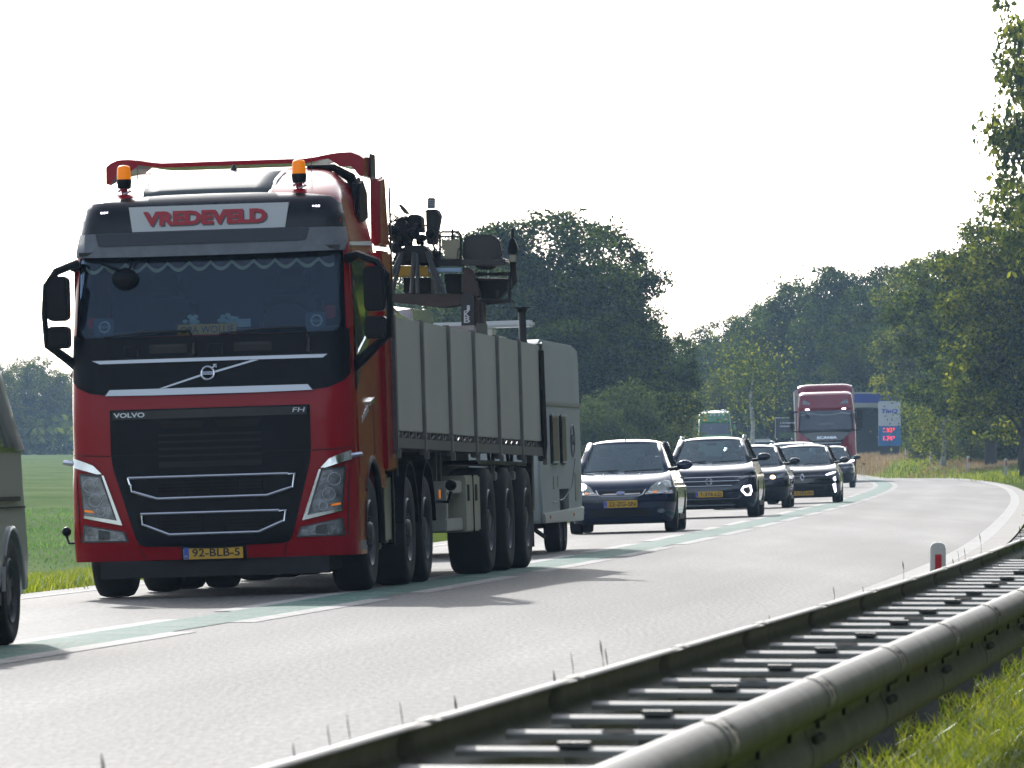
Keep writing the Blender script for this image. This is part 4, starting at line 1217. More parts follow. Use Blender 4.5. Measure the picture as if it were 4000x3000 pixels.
# grille
gp = [(-.873, 1.64), (.873, 1.64), (.872, 1.25), (.855, 1.13), (.70, .52), (.67, .47), (.60, .45), (0, .435), (-.58, .45), (-.64, .47), (-.67, .52), (-.855, 1.13), (-.872, 1.25)]
gr = patch("grille_panel", gp, FC, M_BLACKP, TR, off=.012, thick=.02)
patch("badge_strip", [(-.85, 1.628), (.85, 1.628), (.85, 1.555), (-.85, 1.555)], FC, M_BLACKG, gr, off=.02, thick=.012)
text("maker_lettering", "VOLVO", -.70, 1.592, .275, .042, FC, M_SILVER, gr, off=.026, bold=.03)
text("model_lettering", "FH", .78, 1.597, .10, .038, FC, M_SILVER, gr, off=.026, bold=0, shear=.25)
for x0, x1 in ((-.44, -.04), (.05, .45)):
    patch("grille_intake", [(x0, 1.53), (x1, 1.53), (x1 - .03, 1.47), (x0 + .03, 1.47)], FC, M_SLOT, gr, off=.016, thick=.004)
patch("grille_intake", rrect(-.45, .45, 1.13, 1.42, .01), FC, mat("black_mesh", (.006, .006, .008), .7, var=.5, scale=40), gr, off=.015, thick=.004)
for z in (1.18, 1.24, 1.30, 1.36):
    patch("grille_slat", rrect(-.45, .45, z, z + .040, .004), FC, M_BLACKP, gr, off=.019, thick=.012)
patch("panel_seam", rrect(-.87, .87, 1.243, 1.25, .002), FC, M_SLOT, gr, off=.0165, thick=.004)
for nm, pts, zz0 in (("upper", [(-.725, 1.048), (.735, 1.048), (.705, .932), (.49, .866), (-.47, .862), (-.69, .932)], .86), ("lower", [(-.62, .733), (.65, .733), (.625, .642), (.41, .552), (-.37, .549), (-.60, .642)], .55)):
    drape_tube("chrome_frame", pts, FC, .0125, M_CHROME, gr, off=.03, closed=True)
    cx0, cx1 = -.45, .46
    if nm == "upper":
        patch("grille_intake", rrect(cx0, cx1, .89, 1.025, .01), FC, M_SLOT, gr, off=.014, thick=.004)
        for z in (.92, .95, .98, 1.01): patch("grille_slat", rrect(cx0, cx1, z, z + .008, .002), FC, M_BLACKP, gr, off=.024, thick=.01)
        for x in (-.24, .0, .24): patch("grille_slat", rrect(x - .006, x + .006, .89, 1.025, .002), FC, M_BLACKP, gr, off=.022, thick=.01)
    else:
        for a0, a1 in ((-.45, -.10), (.13, .46)):
            patch("grille_intake", rrect(a0, a1, .575, .71, .01), FC, M_SLOT, gr, off=.014, thick=.004)
            for z in (.60, .63, .66, .69): patch("grille_slat", rrect(a0, a1, z, z + .008, .002), FC, M_BLACKP, gr, off=.024, thick=.01)
# headlamps
def mir(p, s): return [(s * x, z) for x, z in p]
for s in (-1, 1):
    hl = patch("headlight", mir([(.952, 1.082), (1.165, 1.10), (1.135, .715), (.80, .648)], s), FC, M_LAMPDK, TR, off=.010, thick=.03, step=.06)
    patch("lens", mir([(.972, 1.062), (1.150, 1.080), (1.122, .735), (.845, .685)], s), FC, M_LAMP, hl, off=.016, thick=.01, step=.05)
    for cx, cz, r in ((1.07, .99, .055), (1.02, .86, .055), (.97, .76, .038)):
        drape_tube("lamp_bezel", ellipse(s * cx, cz, r, r, 14), FC, .004, M_SILVER, hl, off=.018, closed=True, step=.03)
    patch("chrome_strip", mir([(.940, 1.078), (.958, 1.078), (.832, .684), (1.125, .735), (1.128, .712), (.785, .640)], s), FC, M_CHROME, hl, off=.022, thick=.014, step=.06)
    patch("amber_lamp", mir([(1.05, .775), (1.12, .785), (1.12, .767), (1.03, .755)], s), FC, M_AMBER, hl, off=.022, thick=.008, step=0)
    patch("chrome_brow", mir([(.955, 1.09), (1.03, 1.165), (1.10, 1.195), (1.215, 1.235), (1.22, 1.155), (1.08, 1.115), (1.0, 1.09)], s), lambda x, z: FC(x, z) - .04 * max(0, abs(x) - 1.0) / .2, M_CHROME, TR, off=.03, thick=.05, step=.06)
    MB().tube([(s * 1.19, .20, 1.185), (s * 1.30, .16, 1.20), (s * 1.29, .26, 1.20)], [.03, .022, .015], 8).build("brow_tip", M_CHROME, TR)
    fg = patch("fog_light", mir([(.73, .495), (.765, .585), (1.135, .655), (1.15, .50)], s), FC, M_LAMPDK, TR, off=.010, thick=.03, step=.06)
    patch("lens", mir([(.755, .508), (.785, .578), (1.115, .640), (1.13, .512)], s), FC, M_LAMP, fg, off=.016, thick=.01, step=.06)
    patch("dark_centre", mir([(.90, .520), (.90, .590), (1.0, .608), (1.0, .520)], s), FC, M_LAMPDK, fg, off=.021, thick=.006, step=0)
# shut lines in the red front
for s in (-1, 1):
    patch("panel_gap", mir([(.885, 1.246), (1.225, 1.262), (1.225, 1.254), (.885, 1.238)], s), FC, M_SLOT, TR, off=.004, thick=.006, step=.05)
    patch("panel_gap", mir([(1.165, .50), (1.172, .50), (1.195, 1.07), (1.188, 1.07)], s), FC, M_SLOT, TR, off=.004, thick=.006, step=.05)
    patch("panel_gap", mir([(.880, 1.775), (.886, 1.775), (.886, 2.262), (.880, 2.262)], s), FC, M_SLOT, bp_, off=.0135, thick=.006, step=.05)
# lower bumper lines and plate
patch("bumper_seam", [(-.60, .34), (-.592, .34), (-.655, .48), (-.663, .48)], FC, M_SLOT, TR, off=.003, thick=.004, step=0)
patch("bumper_seam", [(.60, .34), (.608, .34), (.655, .48), (.647, .48)], FC, M_SLOT, TR, off=.003, thick=.004, step=0)
plate(TR, .0, .385, FC, "92-BLB-5")
patch("plate_holder", rrect(-.28, .29, .322, .448, .01), FC, M_BLK, TR, off=.006, thick=.01)
MB().prismx([(.1, .18), (.1, .33), (1.0, .33), (1.0, .22)], -1.0, 1.0).build("under_bumper_spoiler", M_CHASSIS, TR)
# cab corners behind the bumper
for s in (-1, 1):
    MB().box(s * 1.225 if s > 0 else -1.235, s * 1.235 if s > 0 else -1.225, .28, .82, .46, .92).build("corner_panel", M_BLACKP, TR, bevel=.006)
    MB().box(min(s * 1.21, s * 1.25), max(s * 1.21, s * 1.25), .34, .80, .36, .46).build("side_step", mat("step_grey", (.18, .19, .2), .5), TR, bevel=.01)
# doors, side windows, trim on both sides
for s in (-1, 1):
    xo = lambda z, e=.004: s * (CW(z) + e)
    def side(poly, nm, m, e=.005, par=TR, th=.01):
        P = [(y, z) for y, z in poly]
        vs = [(xo(z, e), y, z) for y, z in P] + [(xo(z, e - th), y, z) for y, z in P]
        n = len(P)
        return MB().add(vs, [tuple(range(n)), tuple(range(n, 2 * n))[::-1]] + [(i, (i + 1) % n, (i + 1) % n + n, i + n) for i in range(n)]).build(nm, m, par, sm=False)
    dr = side([(.46, 1.02), (.46, 2.95), (1.65, 2.95), (1.65, 1.25), (1.5, 1.2), (1.0, 1.02)], "door", M_RED, .006)
    side([(.52, 2.02), (.52, 2.86), (.60, 2.90), (1.46, 2.90), (1.50, 2.86), (1.50, 2.30), (1.1, 2.12)], "window", M_SIDEGLASS, .012, dr)
    side([(.51, 2.01), (.50, 2.07), (1.49, 2.30), (1.50, 2.26), (1.1, 2.08)], "window_trim", M_CHROME, .02, dr)
    side([(1.25, 1.62), (1.25, 1.66), (1.55, 1.70), (1.55, 1.66)], "door_handle", M_CHROME, .03, dr, .03)
    for k in range(4):
        side([(.75 + .13 * k, 1.47 + .03 * k), (.75 + .13 * k, 1.52 + .03 * k), (.84 + .13 * k, 1.54 + .03 * k), (.84 + .13 * k, 1.49 + .03 * k)], "side_badge", M_SILVER, .012, dr)
    side([(.44, 1.76), (.44, 2.30), (.50, 2.30), (.62, 2.02), (.70, 1.90)], "mirror_foot_panel", M_BLACKP, .014)
    side([(1.66, 1.2), (1.66, 2.95), (1.665, 2.95), (1.665, 1.2)], "door_seam", M_SLOT, .008, dr)
    side([(.6, 3.02), (.6, 3.05), (2.25, 3.10), (2.25, 3.06)], "side_moulding", M_SILVER, .01)
    # wheel arch lip
    pts = [(s * 1.225, 1.42 + .66 * math.cos(a), .50 + .66 * math.sin(a)) for a in [math.radians(-8 + 196 * k / 18) for k in range(19)]]
    MB().tube(pts, .035, 8).build("wheel_arch", M_BLACKP, TR)
    # side fairing behind the cab, in two panels
    MB().prismx([(2.38, 1.05), (2.36, 3.02), (3.05, 3.02), (3.08, 1.05)], min(s * 1.19, s * 1.268), max(s * 1.19, s * 1.268)).build("side_fairing", M_RED, TR, bevel=.02)
    MB().prismx([(2.36, 3.06), (2.45, 3.66), (2.85, 3.70), (3.05, 3.06)], min(s * 1.17, s * 1.258), max(s * 1.17, s * 1.258)).build("upper_side_fairing", M_RED, TR, bevel=.02)
    MB().box(min(s * 1.262, s * 1.272), max(s * 1.262, s * 1.272), 3.04, 3.12, 1.0, 3.6).build("fairing_edge", M_BLACKP, TR)
# roof deflector
def wing(x):
    ax = abs(x)
    t = min(1, max(0, (ax - .62) / .35)); t = t * t * (3 - 2 * t)
    return 3.862 + .045 * t - (.03 if ax > 1.08 else 0)
vs = []; xsw = [-1.16, -1.12, -1.05, -.95, -.85, -.75, -.65, -.5, -.25, 0, .25, .5, .65, .75, .85, .95, 1.05, 1.12, 1.16]
mb = MB()
prof = []
for x in xsw:
    zt = wing(x); zb = zt - (.055 if abs(x) < .95 else (.14 if abs(x) < 1.1 else .20))
    if abs(x) > 1.14: zt -= .03
    prof.append((x, zt, zb))
vv = []
for x, zt, zb in prof:
    y0 = 2.0 + .10 * (abs(x) / 1.16) ** 2
    vv += [(x, y0, zb), (x, y0 + .02, zt - .015), (x, y0 + .10, zt), (x, 2.85, zt + .02), (x, 2.85, zb)]
ff = []
for i in range(len(prof) - 1):
    for k in range(5):
        a = i * 5 + k; b = i * 5 + (k + 1) % 5; ff.append((a, b, b + 5, a + 5))
ff += [(0, 1, 2, 3, 4), tuple(len(vv) - 5 + k for k in range(5))[::-1]]
mb.add(vv, ff); mb.build("roof_deflector", M_RED, TR, ang=40)
for s in (-1, 1):
    MB().prismx([(2.5, 3.62), (2.5, 3.89), (2.86, 3.89), (2.86, 3.62)], min(s * 1.165, s * 1.175), max(s * 1.165, s * 1.175)).build("deflector_edge", M_BLACKP, TR)
    MB().box(s * .5 - .03, s * .5 + .03, 2.2, 2.6, 3.70, 3.76).build("deflector_bracket", M_BLACKP, TR)
# black air duct hugging the roof corner
MB().prismx([(1.55, 3.30), (1.75, 3.62), (1.95, 3.66), (2.25, 3.55), (2.28, 3.28), (1.8, 3.22)], 1.09, 1.17).build("air_duct", M_BLACKP, TR, bevel=.03)
MB().tube([(.7, 1.75, 3.76), (.92, 1.85, 3.75), (1.06, 1.95, 3.66), (1.11, 2.0, 3.5)], [.02, .035, .05, .05], 8).build("duct_arm", M_BLACKP, TR)
# roof hatch window
FRf = lambda x, y: None
def roof_z(y): return interp([(a, b) for b, a in YF if b >= 3.42], y)
vs = []; rows = 7
for i in range(rows + 1):
    y = .62 + .95 * i / rows; w0 = .56 + .03 * i / rows
    for k in range(9):
        x = -w0 + 2 * w0 * k / 8 - .06
        yy = y + cvt(x / 1.0) * .2
        vs.append((x, y + .0, roof_z(y - cvt(x / 1.05)) + (.018 if i else -.004)))
ff = [(i * 9 + k, i * 9 + k + 1, (i + 1) * 9 + k + 1, (i + 1) * 9 + k) for i in range(rows) for k in range(8)]
me = bpy.data.meshes.new("roof_window"); me.from_pydata(vs, [], ff); smooth(me, 60)
rw = link("roof_window", me, mat("smoked_roof_glass", (.10, .115, .12), .55, spec=.12), TR)
md = rw.modifiers.new("s", 'SOLIDIFY'); md.thickness = .006
MB().tube([vs[0], vs[9 * 3], vs[9 * rows]], .014, 6).build("roof_window_rim", M_CHROME, rw)
MB().tube([vs[8], vs[9 * 3 + 8], vs[9 * rows + 8]], .014, 6).build("roof_window_rim", M_CHROME, rw)
# beacons
for x, ant in ((-.80, .10), (.745, .16)):
    y = .80; zb_ = roof_z(y) - .05
    b = MB().lathez([(zb_, .07), (zb_ + .02, .075), (zb_ + .03, .03), (zb_ + .10, .028)], x, y, 14).build("beacon_foot", M_RED, TR)
    MB().lathez([(zb_ + .075, .058), (zb_ + .13, .066), (zb_ + .155, .066)], x, y, 16).build("beacon_base", M_BLACKP, b)
    MB().tube([(x - .05, y - .03, zb_ + .05), (x + .02, y - .04, zb_ + .09), (x + .06, y - .02, zb_ + .05), (x, y - .05, zb_ + .03)], .012, 6).build("beacon_clamp", M_CHROME, b)
    MB().lathez([(zb_ + .155, .062), (zb_ + .22, .060), (zb_ + .262, .055), (zb_ + .275, .04), (zb_ + .28, .015)], x, y, 18).build("beacon_lens", M_AMBER, b)
    MB().lathez([(zb_ + .16, .02), (zb_ + .24, .02)], x, y, 8).build("beacon_core", mat("dark_orange_core", (.15, .03, .01), .4), b)
    MB().tube([(x + .075, y + .3, zb_ + .08), (x + .078, y + .3, zb_ + .28 + ant)], [.005, .002], 5).build("antenna", M_BLK, TR)
MB().lathez([(3.70, .035), (3.75, .03), (3.80, .008)], .06, 1.62, 10).build("roof_cone", M_BLK, TR)
# mirrors
for s in (-1, 1):
    IN = .115 if s < 0 else -.02      # the far mirror is folded in a little
    arm = MB().tube([(s * 1.20, .42, 2.90), (s * (1.28 - IN), .33, 2.93), (s * (1.45 - IN), .24, 2.86), (s * (1.535 - IN), .22, 2.74)], [.05, .035, .035, .03], 8)
    arm.tube([(s * 1.21, .44, 1.96), (s * (1.30 - IN), .34, 2.03), (s * (1.43 - IN), .26, 2.14), (s * (1.54 - IN), .22, 2.22)], [.06, .05, .04, .03], 8)
    arm.tube([(s * (1.54 - IN), .22, 2.76), (s * (1.56 - IN), .21, 2.5), (s * (1.545 - IN), .22, 2.2)], .026, 8)
    a_ = arm.build("mirror_arm", M_BLACKP, TR)
    MB().prism(rrect(min(s * (1.34 - IN), s * (1.53 - IN)), max(s * (1.34 - IN), s * (1.53 - IN)), 2.43, 2.82, .05), .14, .32).build("mirror_housing", M_BLACKP, a_, bevel=.02)
    MB().prism(rrect(min(s * (1.34 - IN), s * (1.53 - IN)), max(s * (1.34 - IN), s * (1.53 - IN)), 2.19, 2.385, .04), .14, .32).build("mirror_housing", M_BLACKP, a_, bevel=.02)
    MB().box(min(s * (1.36 - IN), s * (1.51 - IN)), max(s * (1.36 - IN), s * (1.51 - IN)), .321, .325, 2.46, 2.79).build("mirror_glass", M_CHROME, a_)
# width markers on stalks
MB().tube([(-1.20, .25, .50), (-1.29, .24, .50), (-1.31, .24, .56)], .012, 8).ell((-1.31, .24, .60), (.042, .042, .042), 14, 10).build("width_marker", M_BLACKP, TR)
# wheels, tank, mudguards, chassis
for s in (-1, 1):
    wheel(TR, s * 1.225, 1.42, .505, .33, s)
    wheel(TR, s * 1.225, 4.30, .505, .33, s)
    wheel(TR, s * 1.225, 5.72, .505, .33, s, "trailer")
    wheel(TR, s * .87, 5.72, .505, .30, s, "trailer")
    for y in (4.30, 5.72):
        n = 14; P = []
        for k in range(n + 1):
            a = math.radians(5 + 170 * k / n); P.append((y + .62 * math.cos(a), .52 + .62 * math.sin(a)))
        for k in range(n, -1, -1):
            a = math.radians(5 + 170 * k / n); P.append((y + .60 * math.cos(a), .52 + .60 * math.sin(a)))
        nn = len(P); x0, x1 = s * .75, s * 1.24
        mb = MB(); fs = []
        v = [(x0, a, b) for a, b in P] + [(x1, a, b) for a, b in P]
        for k in range(n):
            a, b, c, d = k, k + 1, nn - 2 - k, nn - 1 - k
            fs += [(a, b, c, d), (a + nn, b + nn, c + nn, d + nn), (a, b, b + nn, a + nn), (d, c, c + nn, d + nn)]
        mb.add(v, fs); mb.build("mudguard", M_BLACKP, TR)
    MB().lathez([(0, 1)], 0, 0, 3) if False else None
    P = rrect(2.30, 3.55, .40, 1.02, .14)
    MB().prismx(P, min(s * .62, s * 1.18), max(s * .62, s * 1.18)).build("fuel_tank", mat("polished_tank", (.34, .35, .33), .30, .8, var=.1, scale=2), TR, bevel=.03)
    for y in (2.55, 3.30): MB().prismx(rrect(y - .03, y + .03, .38, 1.04, .02), min(s * .64, s * 1.20), max(s * .64, s * 1.20)).build("tank_strap", M_BLACKP, TR)
    MB().box(min(s * .9, s * 1.2), max(s * .9, s * 1.2), 2.08, 2.26, .35, 1.15).build("battery_box", M_BLACKP, TR, bevel=.01)
    MB().tube([(s * 1.05, 2.2, 1.1), (s * 1.05, 2.2, 1.2)], .035, 8).build("filler_cap", M_SILVER, TR)
MB().box(-.42, .42, .35, 6.4, .62, .95).box(-.9, .9, .3, 2.2, .55, 1.0).build("chassis_frame", M_CHASSIS, TR)
MB().tube([(-1.1, 1.42, .5), (1.1, 1.42, .5)], .09, 10).tube([(-1.1, 4.3, .5), (1.1, 4.3, .5)], .09, 10).tube([(-1.1, 5.72, .5), (1.1, 5.72, .5)], .14, 10).build("axle", M_CHASSIS, TR)
MB().box(-.35, .35, .8, 1.9, .30, .62).build("engine_sump", M_CHASSIS, TR)
MB().tube([(-.3, 1.0, .27), (.55, 1.05, .28)], .012, 6).build("tie_rod", M_SILVER, TR)
MB().box(-1.0, 1.0, 2.3, 2.4, 1.0, 3.0).build("cab_rear_wall", M_CHASSIS, TR)

# ------------------------------------------------------------------ the semi-trailer
M_BOARD = mat("dusty_grey_green_board", (0.40, 0.41, 0.385), 0.55, var=.10, scale=.8, bump=.03)
M_POST2 = mat("weathered_brown_grey_post", (0.17, 0.165, 0.155), 0.6, var=.25, scale=5)
TL = empty("semi_trailer")
TL.location = TR.matrix_basis.to_translation()
place(TL, -2.575, 68.6, yaw=-.012); TL.scale = (1.035, 1, 1)
setp(TL, "long flatbed semi-trailer with grey-green drop sides behind the red lorry", "trailer")
def tz(y, z): return z - .0060 * (y - 2.85)
YP = [2.90 + 2.235 * k for k in range(7)]
for s in (-1, 1):
    for k in range(6):
        y0, y1 = YP[k] + .05, YP[k + 1] - .05
        xo = s * 1.235
        for j in range(1):
            mb = MB()
            a, b = min(xo, xo - s * .035), max(xo, xo - s * .035)
            mb.add([(a, y0, tz(y0, 1.41)), (b, y0, tz(y0, 1.41)), (b, y1, tz(y1, 1.41)), (a, y1, tz(y1, 1.41)), (a, y0, tz(y0, 2.44)), (b, y0, tz(y0, 2.44)), (b, y1, tz(y1, 2.44)), (a, y1, tz(y1, 2.44))],
                   [(3, 2, 1, 0), (4, 5, 6, 7), (0, 1, 5, 4), (1, 2, 6, 5), (2, 3, 7, 6), (3, 0, 4, 7)])
            bd = mb.build("side_board", M_BOARD, TL, bevel=.006)
        mb = MB()      # tie-down pockets under the board
        n = 4
        for q in range(n + 1):
            y = y0 + (y1 - y0) * q / n
            mb.box(min(xo, xo - s * .04), max(xo, xo - s * .04), y - .025, y + .025, tz(y, 1.345), tz(y, 1.41))
        setp(mb.build("pocket_divider", M_POST2, TL), kind="stuff")
        if s > 0:
            mb = MB()
            for q in range(n):
                y = y0 + (y1 - y0) * (q + .5) / n
                mb.tube([(xo - .02, y - .2, tz(y, 1.39)), (xo - .02, y, tz(y, 1.355)), (xo - .02, y + .2, tz(y, 1.39))], .008, 5)
            mb.build("tie_ring", M_GALVD, TL)
    for k, y in enumerate(YP):
        w = .05 if 0 < k < 6 else .07
        MB().box(min(s * 1.19, s * 1.262), max(s * 1.19, s * 1.262), y - w, y + w, tz(y, 1.20), tz(y, 2.455)).build("side_post", M_POST2 if 0 < k < 6 else M_GALVD, TL, bevel=.01)
        MB().box(min(s * 1.24, s * 1.28), max(s * 1.24, s * 1.28), y - .03, y + .03, tz(y, 1.16), tz(y, 1.24)).build("post_latch", M_POST2, TL, bevel=.005)
    mb = MB(); y0, y1 = 2.88, 16.35
    a, b = min(s * 1.20, s * 1.25), max(s * 1.20, s * 1.25)
    mb.add([(a, y0, tz(y0, 1.255)), (b, y0, tz(y0, 1.255)), (b, y1, tz(y1, 1.255)), (a, y1, tz(y1, 1.255)), (a, y0, tz(y0, 1.345)), (b, y0, tz(y0, 1.345)), (b, y1, tz(y1, 1.345)), (a, y1, tz(y1, 1.345))],
           [(3, 2, 1, 0), (4, 5, 6, 7), (0, 1, 5, 4), (1, 2, 6, 5), (2, 3, 7, 6), (3, 0, 4, 7)])
    mb.build("side_rail", M_GALVD, TL)
    MB().add([(s * 1.17, 2.9, tz(2.9, 1.33)), (s * 1.17, 16.3, tz(16.3, 1.33)), (s * 1.17, 16.3, tz(16.3, 1.43)), (s * 1.17, 2.9, tz(2.9, 1.43)), (s * 1.15, 2.9, tz(2.9, 1.33)), (s * 1.15, 16.3, tz(16.3, 1.33)), (s * 1.15, 16.3, tz(16.3, 1.43)), (s * 1.15, 2.9, tz(2.9, 1.43))],
             [(0, 1, 2, 3), (4, 5, 6, 7), (0, 1, 5, 4), (3, 2, 6, 7), (0, 3, 7, 4), (1, 2, 6, 5)]).build("pocket_backing", M_CHASSIS, TL)  # dark panel added to stop daylight showing through the pockets
    MB().prismx([(10.9 - .56, 1.1), (10.9 - .56, 1.14), (14.6 + .56, 1.11), (14.6 + .56, 1.07)], min(s * .85, s * 1.18), max(s * .85, s * 1.18)).build("mudguard", M_BLACKP, TL)
    for y in (10.9, 12.75, 14.6): wheel(TL, s * 1.235, y, .535, .385, s, "trailer")
    for y in (11.85, 13.7):
        MB().tube([(s * 1.15, y - .22, 1.22), (s * 1.16, y - .1, .98), (s * 1.16, y + .1, .98), (s * 1.15, y + .22, 1.22)], .018, 6).build("rope_hook_bracket", M_GALVD, TL)
        MB().box(min(s * 1.14, s * 1.20), max(s * 1.14, s * 1.20), y - .1, y + .1, .93, 1.02).build("bracket_block", M_POST2, TL, bevel=.01)
MB().box(-1.2, 1.2, 2.9, 16.35, 1.22, 1.33).build("load_floor", M_CHASSIS, TL)
MB().box(-1.22, 1.22, 2.82, 2.90, 1.22, 2.9).build("front_wall", M_GALVD, TL)
MB().box(-1.22, 1.22, 16.33, 16.38, 1.25, 2.30).build("tail_board", M_BOARD, TL)
MB().box(-.5, -.38, 3.2, 16.0, .85, 1.22).box(.38, .5, 3.2, 16.0, .85, 1.22).build("chassis_beam", M_CHASSIS, TL)
for y in (10.9, 12.75, 14.6): MB().tube([(-1.05, y, .535), (1.05, y, .535)], .08, 10).build("axle", M_CHASSIS, TL)
for s in (-1, 1):
    for y in (7.55, 7.95): MB().box(min(s * 1.0, s * 1.08), max(s * 1.0, s * 1.08), y - .04, y + .04, .80, 1.25).build("landing_leg", M_GALVD, TL)
    sg_ = M_GALVD
    fr_ = MB().box(min(s * .9, s * 1.20), max(s * .9, s * 1.20), 7.2, 8.6, .82, .94).box(min(s * .9, s * 1.20), max(s * .9, s * 1.20), 7.2, 8.6, .46, .58).box(min(s * .9, s * 1.20), max(s * .9, s * 1.20), 7.2, 7.35, .58, .82)
    tb = fr_.build("underride_frame", mat("pale_grey_steel", (.40, .41, .38), .5, .1, var=.1, scale=3), TL, bevel=.01)
    MB().box(min(s * .75, s * 1.23), max(s * .75, s * 1.23), 8.65, 9.95, .44, .99).build("tool_box", mat("olive_grey_tool_box", (.34, .34, .27), .45, .1, var=.12, scale=2), TL, bevel=.015)
    for y in (8.85, 9.55): MB().box(min(s * 1.22, s * 1.245), max(s * 1.22, s * 1.245), y - .05, y + .05, .74, .90).build("box_latch", M_BLK, TL)
    MB().box(min(s * 1.225, s * 1.24), max(s * 1.225, s * 1.24), 9.29, 9.31, .44, .99).build("box_seam", M_SLOT, TL)
MB().tube([(1.12, 6.9, .75), (1.24, 6.95, .74), (1.27, 6.98, .84)], .016, 6).ell((1.27, 6.98, .90), (.055, .055, .055), 12, 8).build("width_marker", M_BLACKP, TL)
MB().box(1.235, 1.245, 6.25, 6.33, .78, .86).build("side_marker_lamp", M_AMBER, TL)
MB().tube([(1.26, 16.2, 2.30), (1.27, 16.2, 1.3), (1.25, 16.25, 1.15)], .03, 8).build("rear_cable_guard", M_BLK, TL)
for s in (-1, 1):
    MB().box(min(s * .80, s * 1.22), max(s * .80, s * 1.22), 15.25, 15.32, .22, 1.1).build("mud_flap", M_BLK, TL)
MB().box(1.10, 1.20, 15.6, 15.7, .6, 1.2).build("rear_light_holder", M_POST2, TL)
MB().box(-1.1, 1.1, 16.1, 16.2, .50, .62).build("underrun_bar", M_CHASSIS, TL)

Mx = Matrix.Translation(TR.location) @ TR.rotation_euler.to_matrix().to_4x4()
def on_truck(o, x, y, z):
    """set a thing down on the trailer: same heading as the trailer"""
    o.location = Mx @ Vector((x, y, z)); o.rotation_euler = TR.rotation_euler
    return o
Mi = Mx.inverted()
def pxl(px, py, yl):
    """photo pixel to trailer coordinates on the cross plane yl metres behind the bumper"""
    c = Vector((0, 0, CAM_Z)); d = Vector(((px - 2000) / F_PX, 1, (1770 - py) / F_PX))
    a = Mi @ c; b = Mi @ (c + d); t = (yl - a.y) / (b.y - a.y)
    p = a + (b - a) * t
    return (p.x, p.y, p.z)
bpy.context.view_layer.update()

# wrapped load at the front of the trailer
M_WRAP = mat("clear_plastic_wrap", (0.50, 0.53, 0.56), 0.15, coat=.8, var=.25, scale=3, bump=.5)
lw = empty("wrapped_pallet"); on_truck(lw, 0, 0, 0)
mb = MB()
a = pxl(1535, 1215, 4.2); b = pxl(1700, 1225, 4.6); c = pxl(1780, 1240, 5.2)
def blk(x0, x1, y0, y1, z1, sk=.0):
    vs = [(x0, y0, 1.33), (x1, y0, 1.33), (x1, y1, 1.33), (x0, y1, 1.33), (x0 + .04, y0 + .05, z1 - .08 + sk), (x1 - .06, y0 + .04, z1 - .03), (x1 - .05, y1 - .04, z1 - .05 - sk), (x0 + .05, y1 - .05, z1), ((x0 + x1) / 2, (y0 + y1) / 2, z1 + .03)]
    return MB().add(vs, [(0, 1, 5, 4), (1, 2, 6, 5), (2, 3, 7, 6), (3, 0, 4, 7), (4, 5, 8), (5, 6, 8), (6, 7, 8), (7, 4, 8)])
blk(.25, 1.1, 5.2, 6.6, 2.56, .04).build("wrapping", M_WRAP, lw, sm=False, bevel=.02)
setp(lw, "goods under shiny plastic wrap rising over the trailer's side, nearest the cab", "pallet load", "wrapped pallets on the trailer")
lw2 = empty("wrapped_pallet"); on_truck(lw2, 0, 0, 0)
blk(.15, 1.05, 7.0, 8.7, 2.62, -.03).build("wrapping", M_WRAP, lw2, sm=False, bevel=.02)
setp(lw2, "plastic wrapped goods between the first pallet and the crane column", "pallet load", "wrapped pallets on the trailer")
lw3 = empty("cardboard_sheet"); on_truck(lw3, 0, 0, 0)
MB().prism([(.55, 2.50), (.95, 2.50), (.80, 2.66), (.74, 2.68)], 6.65, 6.69).build("cardboard", mat("brown_cardboard", (.12, .07, .05), .8), lw3)
setp(lw3, "torn brown cardboard corner sticking out of the plastic wrap", "cardboard")
lw4 = empty("stone_block"); on_truck(lw4, 0, 0, 0)
MB().box(.35, 1.12, 11.5, 12.2, 1.33, 2.50).build("block", mat("pinkish_stone", (.34, .30, .29), .8, var=.2, scale=6), lw4, bevel=.02)
MB().box(1.12, 1.16, 11.5, 12.2, 2.2, 2.52).build("end_plate", M_GALVD, lw4)
setp(lw4, "pale stone-like block with a dark end just behind the crane column", "block")

# ------------------------------------------------------------------ the loader crane on the trailer
M_RUST = mat("brown_crane_steel", (0.055, 0.035, 0.03), 0.6, var=.35, scale=5)
M_CYEL = mat("crane_yellow", (0.50, 0.28, 0.01), 0.45, var=.2, scale=6)
M_SEATB = mat("black_vinyl_seat", (0.012, 0.013, 0.018), 0.38)
M_TANK = mat("beige_plastic_tank", (0.30, 0.28, 0.20), 0.5)
CR = empty("loader_crane"); on_truck(CR, 0, 0, 0)
setp(CR, "folded brown loader crane with driver seat and lettered column standing on the trailer", "crane")
YC = 13.0
def Q(u, v, y=YC):   # point from the enlarged crop of the crane (2212 wide, 0.452 px per unit)
    return pxl(1400 + u * .4521, 700 + v * .4521, y)
def beamp(pts, nm, m, y0, y1, par=CR, bv=.008):
    mb = MB(); P0 = [Q(u, v, y0) for u, v in pts]; P1 = [Q(u, v, y0) for u, v in pts]
    n = len(pts)
    vs = [(p[0], y0, p[2]) for p in P0] + [(p[0], y1, p[2]) for p in P1]
    fs = [tuple(range(n)), tuple(range(n, 2 * n))[::-1]] + [(i, (i + 1) % n, (i + 1) % n + n, i + n)[::-1] for i in range(n)]
    mb.add(vs, fs)
    return mb.build(nm, m, par, bevel=bv)
def tubep(pts, r, nm, m, y=YC, par=CR):
    return MB().tube([Q(p[0], p[1], p[2] if len(p) > 2 else y) for p in pts], r, 8).build(nm, m, par)
